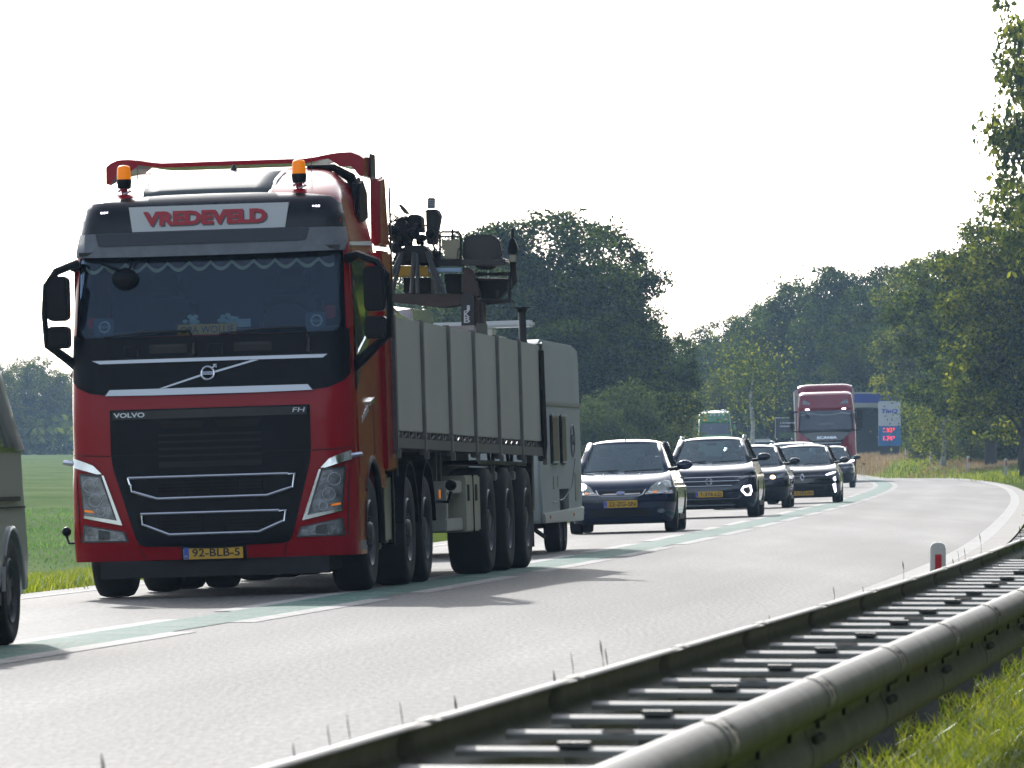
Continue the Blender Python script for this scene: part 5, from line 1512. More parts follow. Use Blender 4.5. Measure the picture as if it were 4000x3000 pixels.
# main horizontal beam and column with letters
beamp([(290, 990), (890, 990), (890, 1085), (700, 1110), (420, 1075), (290, 1065)], "main_beam", M_RUST, YC - .1, YC + .35)
beamp([(1040, 1040), (1320, 1040), (1320, 1060), (1070, 1080)], "platform_edge", M_CHASSIS, YC + .1, YC + .5)
col = beamp([(890, 1000), (910, 985), (975, 985), (1000, 1010), (1000, 1330), (888, 1330)], "lettered_column", mat("black_column", (.018, .018, .022), .45), YC - .18, YC + .05)
beamp([(1000, 1020), (1045, 1040), (1045, 1340), (1005, 1335)], "column_beam", M_RUST, YC - .1, YC + .2)
beamp([(1052, 1050), (1075, 1060), (1088, 1345), (1052, 1340)], "column_beam", M_RUST, YC - .06, YC + .2)
beamp([(900, 770), (935, 760), (985, 780), (1048, 1010), (1000, 1030), (905, 985)], "knuckle_arm", M_RUST, YC - .1, YC + .15)
beamp([(888, 1320), (1090, 1340), (1090, 1900), (888, 1900)], "column_foot", M_RUST, YC - .1, YC + .25)
for ch, v in (("J", 1115), ("K", 1165), ("B", 1215)):
    c = Q(938, v, YC - .18)
    text("column_lettering", ch, c[0], c[2], .062, .062, lambda x, z: YC - .18, M_WHITE, col, off=.004, bold=.02)
beamp([(605, 768), (895, 765), (895, 800), (605, 803)], "blue_hose_guard", mat("pale_blue_steel", (.25, .38, .55), .35), YC - .12, YC)
beamp([(230, 745), (600, 750), (605, 835), (240, 842)], "yellow_boom", M_CYEL, YC - .05, YC + .3)
# tripod frame
for a, b in (((380, 620), (255, 900)), ((375, 640), (290, 985)), ((480, 630), (460, 985)), ((590, 620), (740, 985)), ((505, 640), (515, 985)), ((600, 650), (700, 985))):
    tubep([a, b], .022, "frame_strut", mat("dark_grey_strut", (.05, .05, .06), .5), YC - .2)
beamp([(370, 600), (420, 570), (560, 570), (615, 620), (640, 690), (600, 720), (380, 700)], "slewing_head", M_CHASSIS, YC - .15, YC + .25)
beamp([(340, 600), (700, 620), (700, 760), (620, 755), (600, 745), (280, 740)], "valve_block", M_CHASSIS, YC + .1, YC + .3)
beamp([(390, 850), (625, 850), (625, 985), (390, 985)], "rear_box", M_CHASSIS, YC + .1, YC + .5)
beamp([(740, 820), (890, 820), (890, 985), (760, 985)], "rear_box", M_CHASSIS, YC + .1, YC + .5)
# hydraulic head: hose bundle, drums, upright mast
mb = MB(); rr = random.Random(4)
for _ in range(34):
    u, v = rr.uniform(260, 560), rr.uniform(330, 560)
    if u < 330 and v < 380: continue
    p = Q(u, v, YC + rr.uniform(-.2, .2)); mb.ell(p, (rr.uniform(.02, .055), .05, rr.uniform(.02, .05)), 8, 6)
mb.build("valve_fittings", M_CHASSIS, CR)
beamp([(425, 320), (450, 303), (520, 305), (545, 325), (555, 460), (430, 450)], "motor_housing", M_BLACKP, YC - .12, YC + .15)
beamp([(375, 330), (480, 440), (440, 560), (300, 560), (270, 480), (310, 380)], "winch_body", M_CHASSIS, YC - .05, YC + .2)
for i in range(16):
    a = math.radians(100 + i * 9)
    pts = []
    r0 = 150 + (i % 4) * 14
    pts = [(440 + r0 * math.cos(a + t * .1) * 1.0, 470 - r0 * math.sin(a + t * .1) * .95, YC - .2 + .02 * (i % 3)) for t in range(5)]
    tubep(pts, .007, "hydraulic_hose", M_BLK)
for pts in ([(215, 565), (260, 480), (330, 370), (400, 320)], [(210, 385), (260, 385), (380, 330)], [(235, 395), (245, 440), (255, 500)], [(270, 350), (285, 300), (340, 330)], [(530, 300), (530, 275), (590, 275)], [(555, 400), (590, 400)],
            [(700, 310), (690, 420), (650, 560), (660, 640)], [(230, 690), (300, 680), (420, 700)], [(225, 720), (330, 715)], [(640, 560), (690, 640)]):
    tubep(pts, .008, "hydraulic_hose", M_BLK, YC - .15)
beamp([(340, 215), (355, 210), (395, 245), (440, 300), (400, 300), (375, 270)], "guide_rail", M_RUST, YC - .1, YC + .02)
mast = beamp([(580, 262), (672, 258), (700, 310), (680, 420), (660, 560), (590, 560)], "mast", M_CHASSIS, YC - .15, YC + .15)
beamp([(598, 158), (662, 158), (660, 255), (594, 255)], "mast_ladder", M_RUST, YC - .02, YC + .02)
mb = MB()
for v in range(168, 250, 16):
    a = Q(600, v, YC - .03); b = Q(660, v, YC - .03); mb.tube([a, b], .006, 5)
mb.build("ladder_rung", M_SILVER, CR)
for (u, v, r) in ((330, 590, .055), (300, 440, .05), (470, 470, .06), (620, 470, .05)):
    p = Q(u, v, YC - .22); MB().ell(p, (r, .04, r), 12, 8).build("hose_coupling", M_BLACKP, CR)
beamp([(255, 555), (300, 545), (380, 600), (370, 660), (300, 640), (265, 600)], "grapple_shoe", M_RUST, YC - .1, YC + .05)
# fluid tank in its cage
tk = beamp([(718, 525), (875, 525), (875, 600), (855, 605), (850, 690), (745, 690), (740, 605), (718, 600)], "fluid_tank", M_TANK, YC - .05, YC + .12)
tubep([(705, 700), (705, 480), (720, 455), (870, 455), (885, 480), (885, 700)], .012, "tank_cage", M_BLK)
tubep([(705, 495), (885, 495)], .010, "tank_cage", M_BLK)
tubep([(812, 520), (812, 430)], .012, "tank_cap", M_BLK)
beamp([(640, 690), (900, 690), (900, 750), (640, 745)], "tank_shelf", M_CHASSIS, YC - .1, YC + .15)
# seat
bk = beamp([(895, 690), (900, 560), (920, 500), (945, 480), (1150, 478), (1200, 500), (1225, 560), (1250, 680), (1200, 700), (930, 705)], "seat_back", M_SEATB, YC + .15, YC + .23, bv=.02)
beamp([(885, 705), (900, 690), (1000, 690), (1075, 672), (1150, 690), (1255, 680), (1275, 700), (1265, 740), (1100, 748), (890, 742)], "seat_cushion", M_SEATB, YC - .25, YC + .18, bv=.02)
beamp([(1000, 748), (1180, 748), (1150, 780), (1040, 780)], "seat_base", M_CHASSIS, YC - .1, YC + .1)
for u in (1020, 1125): tubep([(u, 775), (u, 860)], .010, "seat_support", M_SILVER)
for pts in ([(1010, 820), (1305, 820)], [(1010, 865), (1305, 870)], [(1305, 800), (1305, 1060)], [(1200, 960), (1200, 1040)], [(1010, 1050), (1320, 1050)]):
    tubep(pts, .018, "platform_rail", M_BLK)
beamp([(1020, 860), (1300, 870), (1290, 950), (1200, 1040), (1070, 1040), (1030, 960)], "platform_guard", M_CHASSIS, YC + .15, YC + .4)
jt = tubep([(1330, 430), (1328, 510)], .018, "joystick_pole", M_BLK)
beamp([(1315, 510), (1345, 510), (1378, 600), (1362, 650), (1300, 650), (1290, 600)], "lever_boot", M_BLACKP, YC - .1, YC + .02)
beamp([(1300, 650), (1362, 650), (1358, 715), (1305, 712)], "lever_box", M_TANK, YC - .08, YC)
for k in range(3): tubep([(1322 + 14 * k, 715), (1318 + 18 * k, 800), (1340 + 14 * k, 880), (1325, 940), (1290, 950)], .012, "hydraulic_hose", M_BLK)
# stove pipe like stake at the rear of the trailer
PO = empty("flanged_pole"); on_truck(PO, 0, 0, 0)
p0 = pxl(2043, 1340, 15.6); p1 = pxl(2043, 1200, 15.6)
x, y = p0[0], 15.6
MB().lathez([(1.33, .05), (p0[2] - .05, .05), (p0[2] + .02, .048), (p0[2] + .03, .042), (p1[2] - .06, .038), (p1[2] - .05, .05), (p1[2] - .02, .06), (p1[2] - .012, .095), (p1[2], .10)], x, y, 16).build("pole", M_BLK, PO)
MB().lathez([(p0[2] - .035, .051), (p0[2] - .005, .051)], x, y, 16).build("silver_collar", M_SILVER, PO)
setp(PO, "black upright pipe with a flange on top at the rear end of the trailer", "pole")

# ------------------------------------------------------------------ cars
def car(name, label, cat, X, D, sp, group="queue of traffic in the far lane", yaw=0.0, roll=None, dz=0.0):
    """sp: dimensions and colours; front details are added by the caller on the surface it returns"""
    root = empty(name); setp(root, label, cat, group)
    L, Wd, H = sp["L"], sp["W"], sp["H"]
    hw = Wd / 2; zc = sp["cowl"]; yc = sp["ycowl"]; zn = sp["nose"]; gc = sp.get("gc", .18); zrear = sp.get("belt_rear", zc)
    paint = sp["paint"]
    Wf = lambda z: hw * interp([(gc, .93), (gc + .12, .975), (.5, 1.0), (.72, .995), (zn, .985), (zc, sp.get("shoulder", .90)), (zc + .06, .86)], z)
    ytab = [(gc, .10), (gc + .1, .03), (.45, .0), (.60, .01), (zn - .04, .06), (zn, .14), *[(zn + (zc - zn) * t, .14 + (yc - .14) * t ** 2.1) for t in (.12, .25, .4, .55, .7, .85, 1.0)]]
    cv = mk_curve(sp.get("c1", .16), sp.get("c2", .26), .70)
    def F(x, z):
        k = 1 if z < zn else max(.12, 1 - (z - zn) / max(.01, zc - zn))
        return interp(ytab, z) + cv(x / Wf(z)) * k
    rt = [(gc, L - .12), (.45, L), (.8, L - .02), (zc, L - .10)]
    R = lambda x, z: interp(rt, z) - .10 * (abs(x) / Wf(z)) ** 3
    zs = sorted(set([gc, gc + .06, gc + .12, .38, .45, .52, .60, zn - .08, zn - .04, zn, *[zn + (zc - zn) * t for t in (.12, .25, .4, .55, .7, .85)], zc]))
    body = loft("body", zs, Wf, F, R, paint, root, ny=12)
    r = sp.get("wr", .31); fa, ra = sp.get("fa", .82), sp.get("ra", L - .75)
    mb = MB()
    for y in (fa, ra):
        for s in (-1, 1): mb.tube([(s * (hw - .26), y, r), (s * (hw + .5), y, r)], r + .045, 24)
    cut(body, mb)
    for y in (fa, ra):
        for s in (-1, 1): wheel(root, s * (hw - .005), y, r, sp.get("tw", .20), s, "car")
    MB().box(-hw * .75, hw * .75, .5, L - .5, gc - .03, gc + .1).build("underbody", M_CHASSIS, root)
    MB().tube([(-hw + .1, fa, r), (hw - .1, fa, r)], .04, 6).build("axle", M_CHASSIS, root)
    # greenhouse
    zt = H - sp.get("dome", .075); wb = hw * sp.get("shoulder", .90) * .985; wt = hw * sp.get("roofw", .70)
    yt0, yt1 = sp["yroof0"], sp["yroof1"]; yb0, yb1 = yc + .0, sp.get("yrear", L - .12)
    bow = lambda n: .13 * n * n
    M4 = [0, .33, .66, 1]
    def P(t, side, v):   # t along the outline, v height 0..1
        pass
    def ring(v):
        w = wb + (wt - wb) * (v ** .85); y0 = yb0 + (yt0 - yb0) * v; y1 = yb1 + (yt1 - yb1) * v; z = zc - .005 + (zt - zc + .005) * v
        return w, y0, y1, z
    VS = [0, .33, .66, 1.0]
    def wall(f, nu, nm, m, par=root, thick=.0):
        vs = []; fs = []
        for v in VS:
            for k in range(nu + 1): vs.append(f(k / nu, v))
        for i in range(len(VS) - 1):
            for k in range(nu):
                a = i * (nu + 1) + k; fs.append((a, a + 1, a + nu + 2, a + nu + 1))
        me = bpy.data.meshes.new(nm); me.from_pydata(vs, [], fs); smooth(me, 60)
        o = link(nm, me, m, par)
        if thick:
            md = o.modifiers.new("s", 'SOLIDIFY'); md.thickness = thick; md.offset = -1
        return o
    def fr(n0, n1, front=True):
        def f(t, v):
            w, y0, y1, z = ring(v); n = n0 + (n1 - n0) * t
            return (n * w, (y0 + bow(n)) if front else (y1 - bow(n) * .8), z)
        return f
    pw = .90
    wall(fr(-pw, pw), 10, "windscreen", M_GLASS)
    wall(fr(-pw, pw, False), 8, "rear_window", M_GLASS)
    def sd(s, t0, t1, e=0.0):
        def f(t, v):
            w, y0, y1, z = ring(v); tt = t0 + (t1 - t0) * t
            a, b = y0 + bow(1), y1 - bow(1) * .8
            return (s * (w + e), a + (b - a) * tt, z)
        return f
    for s in (-1, 1):
        def corner(t, v, s=s):
            w, y0, y1, z = ring(v)
            if t < .5: n = pw + (1 - pw) * t * 2; return (s * n * w, y0 + bow(n) - .004, z)
            return (s * (w + .004), y0 + bow(1) + (t - .5) * .12, z)
        def rcorner(t, v, s=s):
            w, y0, y1, z = ring(v)
            if t < .5: n = pw + (1 - pw) * t * 2; return (s * n * w, y1 - bow(n) * .8 + .004, z)
            return (s * (w + .004), y1 - bow(1) * .8 - (t - .5) * .5, z)
        wall(corner, 4, "front_pillar", paint, thick=.04)
        wall(rcorner, 4, "rear_pillar", paint, thick=.04)
        g1 = wall(sd(s, .01, .47), 4, "side_window", M_SIDEGLASS)
        g2 = wall(sd(s, .51, .90), 4, "side_window", M_SIDEGLASS)
        wall(sd(s, .465, .515, .004), 1, "middle_pillar", M_BLACKG, thick=.03)
        # mirror
        mz = zc + .02
        mm_ = MB(); mm_.tube([(s * (wb - .02), yc + .50, mz), (s * (hw + .06), yc + .47, mz + .03)], .03, 8)
        mo = mm_.build("mirror_arm", M_BLACKG, root)
        MB().ell((s * (hw + .10), yc + .46, mz + .065), (.125, .07, .075), 16, 10).build("mirror_housing", sp.get("mirror", paint), mo)
        MB().ell((s * (hw + .10), yc + .50, mz + .065), (.105, .045, .058), 14, 8).build("mirror_glass", M_CHROME, mo)
        MB().box(min(s * hw * .990, s * hw * 1.004), max(s * hw * .990, s * hw * 1.004), fa + .55, ra - .5, gc + .02, gc + .10).build("sill", M_BLACKP, root)
        for yy in (yb0 + .35 + (yb1 - yb0) * .30, yb0 + (yb1 - yb0) * .66):
            MB().box(min(s * hw * .985, s * hw * 1.01), max(s * hw * .985, s * hw * 1.01), yy, yy + .16, .82, .85).build("door_handle", M_SILVER if sp.get("chrome") else paint, root, bevel=.005)
    # roof
    vs = []; fs = []
    nx, ny = 12, 12
    for j in range(ny + 1):
        for k in range(nx + 1):
            n = -1 + 2 * k / nx; q = j / ny
            y0 = yt0 + bow(n); y1 = yt1 - bow(n) * .8
            d = (1 - abs(n) ** 2.6) ** .6 * min(1, (q / .18)) ** .6 * min(1, (1 - q) / .15) ** .6 if 0 < q < 1 else 0
            fall = .04 * max(0, q - .4)
            vs.append((n * wt * 1.01, y0 + (y1 - y0) * q, zt - .004 + (H - zt) * max(0, d) - fall * max(0, d)))
    for j in range(ny):
        for k in range(nx):
            a = j * (nx + 1) + k; fs.append((a, a + 1, a + nx + 2, a + nx + 1))
    me = bpy.data.meshes.new("roof"); me.from_pydata(vs, [], fs); smooth(me, 50)
    ro = link("roof", me, sp.get("roof_mat", paint), root); md = ro.modifiers.new("s", 'SOLIDIFY'); md.thickness = .02; md.offset = -1
    if sp.get("rails"):
        for s in (-1, 1):
            MB().tube([(s * (wt + .00), yt0 + .12, H - .05), (s * (wt + .005), yt0 + .28, H + .015), (s * (wt + .005), yt1 - .5, H + .005), (s * wt, yt1 - .3, H - .06)], .016, 6).build("roof_rail", M_SILVER, root)
    # interior
    MB().prismx([(yc - .05, zc - .12), (yc + .02, zc - .005), (yc + .45, zc + .03), (yc + .55, zc - .12)], -wb * .92, wb * .92).build("dashboard", M_INT, root)
    ys = yc + .95
    for x in (-hw * .42, hw * .42):
        st = MB().prismx([(ys + .15, zc - .3), (ys + .28, zc + .22), (ys + .36, zc + .22), (ys + .34, zc - .3)], x - .22, x + .22).build("seat", M_SEAT, root, bevel=.03)
        MB().box(x - .12, x + .12, ys + .30, ys + .38, zc + .25, min(zc + .38, zt - .03)).build("headrest", M_SEAT, st, bevel=.03)
    MB().prismx([(ys + 1.1, zc - .3), (ys + 1.2, zc + .12), (ys + 1.28, zc + .12), (ys + 1.3, zc - .3)], -hw * .78, hw * .78).build("rear_seat", M_SEAT, root, bevel=.03)
    MB().tube([(hw * .42 + .17 * math.cos(a), yc + .50 + .06 * math.sin(a), zc + .04 + .16 * math.sin(a)) for a in [2 * math.pi * k / 16 for k in range(17)]], .012, 5).build("steering_wheel", M_BLK, root)
    MB().ell((0, lerp(yb0, yt0, .8) + .10, zc + (zt - zc) * .84), (.11, .02, .035), 10, 6).build("interior_mirror", M_BLK, root)
    for s in (-1, 1):
        x0, x1 = (.05, .62)
        w_, y0_, _, z_ = ring(.03)
        MB().tube([(s * .02 + .0 if s > 0 else -.62, y0_ - .03, z_), (.60 if s > 0 else -.08, y0_ + .03, z_ + .02)], .008, 5).build("wiper", M_BLK, root)
    place(root, X, D, yaw=yaw, roll=roll, dz=dz)
    return root, F, Wf, hw
def lerp(a, b, t): return a + (b - a) * t

def paintm(name, c, r=.12): return mat(name, c, r, .1, coat=.5, var=.05, scale=2)
P_BLUE = paintm("dark_blue_car_paint", (.009, .019, .055))
P_INDIGO = paintm("midnight_blue_car_paint", (.007, .012, .030))
P_BLACK = paintm("black_car_paint", (.008, .009, .012))
P_BLACK2 = paintm("blue_black_car_paint", (.008, .012, .026))
P_SILVER = paintm("silver_car_paint", (.40, .42, .44))
P_WHITE = paintm("white_van_paint", (.62, .64, .66))
P_GREY = paintm("warm_grey_van_paint", (.36, .37, .36), .4)

def place_in(root, o, x, y, z):
    M = Matrix.Translation(root.location) @ root.rotation_euler.to_matrix().to_4x4()
    o.location = M @ Vector((x, y, z)); o.rotation_euler = root.rotation_euler

# small blue hatchback
A, F, Wf, hw = car("blue_hatchback", "small dark blue hatchback with one dazzling headlight, first car behind the caravan", "car", 1.70, 123.2,
    dict(L=3.92, W=1.69, H=1.465, cowl=.95, ycowl=.92, nose=.66, paint=P_BLUE, yroof0=1.62, yroof1=3.35, wr=.30, fa=.80, ra=3.28, gc=.17, roofw=.66, shoulder=.86, c2=.34))
for s in (-1, 1):
    hp = [(.41, .625), (.47, .72), (.56, .785), (.68, .81), (.77, .79), (.775, .70), (.72, .625), (.58, .605)]
    h = patch("headlight", mir(hp, s), F, mat("clear_headlamp", (.42, .44, .40), .12, .3, coat=1, var=.4, scale=9, bump=.3), A, off=.012, thick=.03, step=.05)
    drape_tube("lamp_bowl", ellipse(s * .635, .70, .062, .062, 16), F, .010, M_CHROME, h, off=.02, closed=True, step=.03)
    if s < 0: patch("lit_lamp", ellipse(s * .64, .735, .10, .06, 16), F, M_LEDW, h, off=.022, thick=.008, step=.04)
    patch("indicator", mir([(.50, .635), (.56, .66), (.56, .62), (.51, .615)], s), F, M_AMBER, h, off=.02, thick=.006, step=0)
    patch("fog_lamp", ellipse(s * .62, .335, .06, .035, 14), F, M_LAMP, A, off=.012, thick=.015, step=.05)
g = patch("grille", [(-.37, .665), (.37, .665), (.33, .60), (.26, .575), (-.26, .575), (-.33, .60)], F, M_SLOT, A, off=.010, thick=.02)
drape_tube("grille_trim", [(-.385, .67), (-.345, .598), (-.27, .572), (.27, .572), (.345, .598), (.385, .67)], F, .010, M_SILVER, g, off=.02)
b_ = patch("oval_badge", ellipse(0, .632, .062, .025, 22), F, M_SILVER, A, off=.024, thick=.012, step=0)
patch("badge_face", ellipse(0, .632, .054, .019, 22), F, M_BLU, b_, off=.030, thick=.006, step=0)
text("badge_lettering", "Ford", 0, .632, .07, .022, F, M_SILVER, b_, off=.032, bold=0, shear=.3)
plate(A, .0, .455, F, "22-ZG-SN")
patch("lower_intake", [(-.50, .37), (.50, .37), (.44, .26), (-.44, .26)], F, M_SLOT, A, off=.006, thick=.01)
patch("bumper_line", rrect(-.76, .76, .515, .523, .002), F, M_SLOT, A, off=.004, thick=.005)
MB().tube([(.0, 1.80, 1.43), (.0, 1.95, 1.58)], [.010, .003], 6).build("antenna", M_BLK, A)
for x in (-.28, .28): MB().ell((x, F(x, .90) - .02, .915), (.018, .015, .01), 8, 5).build("washer_jet", M_SILVER, A)
pr = person((0, 0, 0), (0, 0, 0), "driver of the small dark blue hatchback, dim behind the windscreen", (.03, .035, .05)); place_in(A, pr, .36, 2.02, .58)

# crossover
B, F, Wf, hw = car("blue_crossover", "dark blue crossover with roof rails and a glowing daytime lamp ring, second in the queue", "car", 3.78, 151.5,
    dict(L=4.23, W=1.82, H=1.56, cowl=1.06, ycowl=1.02, nose=.80, paint=P_INDIGO, yroof0=1.72, yroof1=3.7, wr=.345, fa=.88, ra=3.48, gc=.20, roofw=.66, shoulder=.87, rails=True, c2=.30, tw=.22))
g = patch("grille", [(-.66, .80), (.66, .80), (.62, .72), (.42, .60), (-.42, .60), (-.62, .72)], F, M_BLACKG, B, off=.010, thick=.02)
for z, w_ in ((.782, .62), (.705, .58), (.615, .44)):
    patch("chrome_slat", rrect(-w_, w_, z - .006, z + .008, .004), F, M_SILVER, g, off=.022, thick=.012)
em = drape_tube("round_badge", ellipse(0, .70, .062, .062, 26), F, .007, M_CHROME, B, off=.034, closed=True, step=.02)
MB().tube([(-.034, F(0, .7) - .036, .745), (-.016, F(0, .7) - .036, .700), (0, F(0, .7) - .036, .735), (.016, F(0, .7) - .036, .700), (.034, F(0, .7) - .036, .745)], .006, 5) \
    .tube([(-.050, F(0, .7) - .036, .722), (-.026, F(0, .7) - .036, .652), (0, F(0, .7) - .036, .700), (.026, F(0, .7) - .036, .652), (.050, F(0, .7) - .036, .722)], .006, 5).build("badge_letters", M_CHROME, em)
for s in (-1, 1):
    h = patch("headlight", mir([(.47, .765), (.80, .845), (.80, .77), (.60, .715), (.50, .715)], s), F, M_LAMPDK, B, off=.014, thick=.03, step=.05)
    patch("lens", mir([(.50, .757), (.78, .825), (.78, .785), (.60, .73)], s), F, M_LAMP, h, off=.02, thick=.01, step=.05)
    hexp = [(.615, .52), (.66, .585), (.785, .60), (.80, .50), (.775, .425), (.70, .425)]
    patch("lamp_recess", mir([(.59, .52), (.65, .605), (.80, .62), (.815, .40), (.69, .40)], s), F, M_SLOT, B, off=.010, thick=.01, step=.05)
    drape_tube("daytime_lamp_ring", mir(hexp, s), F, .016, M_LEDV if s > 0 else M_LEDV, B, off=.028, closed=True, step=.03)
plate(B, .0, .455, F, "T-376-LD")
patch("lower_intake", [(-.52, .36), (.52, .36), (.47, .27), (-.47, .27)], F, M_SLOT, B, off=.006, thick=.01)
patch("skid_trim", [(-.58, .42), (-.53, .375), (.53, .375), (.58, .42), (.62, .40), (.56, .355), (-.56, .355), (-.62, .40)], F, M_GREYP, B, off=.018, thick=.02)
patch("skid_plate", [(-.5, .255), (.5, .255), (.46, .235), (-.46, .235)], F, M_SILVER, B, off=.018, thick=.02)
pr = person((0, 0, 0), (0, 0, 0), "driver of the crossover with roof rails, seen through the windscreen", (.16, .17, .18)); place_in(B, pr, .38, 2.05, .72)
pr = person((0, 0, 0), (0, 0, .1), "passenger in the crossover with roof rails, beside its driver", (.10, .05, .05)); place_in(B, pr, -.38, 2.08, .70)

# black hatchback with warm lamp
C_, F, Wf, hw = car("black_hatchback", "black hatchback with a warm orange headlight, half hidden behind the crossover", "car", 5.33, 177.5,
    dict(L=4.05, W=1.76, H=1.44, cowl=.96, ycowl=.98, nose=.72, paint=P_BLACK2, yroof0=1.66, yroof1=3.4, wr=.31, fa=.84, ra=3.4, gc=.18, roofw=.64, shoulder=.86, c2=.34))
g = patch("grille", [(-.45, .72), (.45, .72), (.38, .60), (-.38, .60)], F, M_BLACKG, C_, off=.010, thick=.02)
patch("chrome_slat", rrect(-.5, .5, .655, .667, .004), F, M_SILVER, C_, off=.02, thick=.012)
for s in (-1, 1):
    h = patch("headlight", mir([(.44, .68), (.60, .76), (.80, .80), (.80, .70), (.60, .655), (.47, .655)], s), F, M_LAMPDK, C_, off=.012, thick=.03, step=.05)
    patch("lens", mir([(.60, .74), (.78, .785), (.78, .715), (.61, .67)], s), F, M_LAMP, h, off=.018, thick=.01, step=.05)
    patch("lit_lamp", ellipse(s * .52, .70, .062, .042, 12), F, M_LEDO, h, off=.022, thick=.01, step=.04)
plate(C_, 0, .42, F, "H-481-TK") if False else None
patch("lower_intake", [(-.5, .36), (.5, .36), (.42, .24), (-.42, .24)], F, M_SLOT, C_, off=.006, thick=.01)
pr = person((0, 0, 0), (0, 0, 0), "driver of the black hatchback with the warm headlight", (.04, .05, .07)); place_in(C_, pr, .36, 1.98, .60)

# black hatchback with lozenge badge
D_c, F, Wf, hw = car("black_small_car", "shiny black small car with lozenge badge and slanted lit side strips", "car", 7.06, 192.5,
    dict(L=4.05, W=1.80, H=1.44, cowl=.95, ycowl=1.0, nose=.70, paint=P_BLACK, yroof0=1.70, yroof1=3.4, wr=.32, fa=.82, ra=3.42, gc=.17, roofw=.64, shoulder=.86, c2=.30))
bd = drape_tube("lozenge_badge", [(0, .725), (.048, .64), (0, .555), (-.048, .64)], F, .011, M_CHROME, D_c, off=.03, closed=True, step=.04)
drape_tube("chrome_line", [(-.55, .672), (-.08, .66)], F, .006, M_SILVER, D_c, off=.012); drape_tube("chrome_line", [(.08, .66), (.55, .672)], F, .006, M_SILVER, D_c, off=.012)
for s in (-1, 1):
    h = patch("headlight", mir([(.52, .685), (.66, .745), (.83, .785), (.82, .70), (.62, .655), (.54, .655)], s), F, M_LAMPDK, D_c, off=.012, thick=.03, step=.05)
    patch("lit_lamp", mir([(.56, .69), (.66, .735), (.81, .765), (.80, .73), (.66, .695), (.60, .675)], s), F, M_LEDV, h, off=.02, thick=.01, step=.05)
    for z0_, z1_ in ((.55, .61), (.27, .45)):
        x0 = .69 + (.61 - z1_) * .05
        st = patch("daytime_strip", mir([(.725, z1_), (.80, z1_ + .03), (.81, z0_), (.775, z0_ - .02)], s), F, M_LEDV, D_c, off=.012, thick=.015, step=.05)
        for k in range(3):
            zk = z0_ + (z1_ - z0_) * (k + .5) / 3
            patch("strip_bar", mir([(.71, zk + .010), (.82, zk + .03), (.82, zk + .018), (.71, zk - .004)], s), F, M_SLOT, st, off=.018, thick=.01, step=.05)
patch("lower_intake", [(-.55, .42), (.55, .42), (.50, .30), (-.50, .30)], F, M_SLOT, D_c, off=.006, thick=.01)
plate(D_c, 0, .255, F, "Z-692-FH")
MB().tube([(0, 1.9, 1.42), (0, 2.2, 1.62)], [.008, .003], 5).build("antenna", M_BLK, D_c)
pr = person((0, 0, 0), (0, 0, 0), "driver of the shiny black small car with lozenge badge", (.05, .05, .06)); place_in(D_c, pr, .37, 2.0, .60)
pr = person((0, 0, 0), (0, 0, 0), "passenger in the shiny black small car with lozenge badge", (.12, .12, .14)); place_in(D_c, pr, -.37, 2.0, .58)

# silver estate behind it
E_, F, Wf, hw = car("silver_estate", "silver car showing only its pale roof and windscreen top behind the shiny black small car", "car", 8.25, 233,
    dict(L=4.5, W=1.84, H=1.60, cowl=1.05, ycowl=1.05, nose=.75, paint=P_SILVER, yroof0=1.8, yroof1=4.0, wr=.33, fa=.88, ra=3.7, gc=.2, roofw=.70, shoulder=.87, c2=.30))
for s in (-1, 1): patch("headlight", mir([(.52, .74), (.80, .80), (.80, .70), (.55, .66)], s), F, M_LAMP, E_, off=.012, thick=.03, step=.06)
patch("grille", rrect(-.4, .4, .56, .70, .03), F, M_SLOT, E_, off=.01, thick=.02)
# dark suv
F_, F, Wf, hw = car("dark_suv", "dark car tucked beside the red truck's bumper, mostly hidden by the shiny black small car", "car", 11.35, 284,
    dict(L=4.4, W=1.85, H=1.52, cowl=1.0, ycowl=1.05, nose=.76, paint=P_BLACK2, yroof0=1.8, yroof1=3.9, wr=.34, fa=.88, ra=3.6, gc=.2, roofw=.66, shoulder=.87, c2=.30))
for s in (-1, 1): patch("headlight", mir([(.52, .74), (.80, .80), (.80, .72), (.55, .68)], s), F, M_LAMP, F_, off=.012, thick=.03, step=.06)
patch("grille", rrect(-.4, .4, .56, .70, .03), F, M_SLOT, F_, off=.01, thick=.02)
# far vans
G_, F, Wf, hw = car("white_van", "distant van with white roof bars between the crossover and the dark billboard", "van", 14.25, 450,
    dict(L=4.9, W=1.95, H=2.30, cowl=1.25, ycowl=.95, nose=.95, paint=P_WHITE, yroof0=1.6, yroof1=4.6, wr=.34, fa=.9, ra=4.0, gc=.2, roofw=.80, shoulder=.93))
for y in (2.0, 2.9, 3.8): MB().box(-.55, .55, y, y + .1, 2.27, 2.39).build("roof_bar", P_WHITE, G_, bevel=.01)
for s in (-1, 1): patch("headlight", mir([(.62, .90), (.85, .95), (.85, .80), (.64, .76)], s), F, M_LAMP, G_, off=.012, thick=.03, step=.1)
H_, F, Wf, hw = car("distant_car", "tiny far-off car seen in the gap between the blue hatchback and the crossover", "car", 6.35, 320 if False else 262,
    dict(L=4.3, W=1.8, H=1.55, cowl=1.0, ycowl=1.0, nose=.72, paint=P_SILVER, yroof0=1.75, yroof1=3.8, wr=.33, fa=.85, ra=3.5, gc=.2))
H_.location = (at(2650, 1770, 640).x, 640, zlong(640) + .02)
for s in (-1, 1): patch("headlight", mir([(.55, .70), (.78, .76), (.78, .66), (.57, .62)], s), F, M_LAMP, H_, off=.012, thick=.03, step=.1)

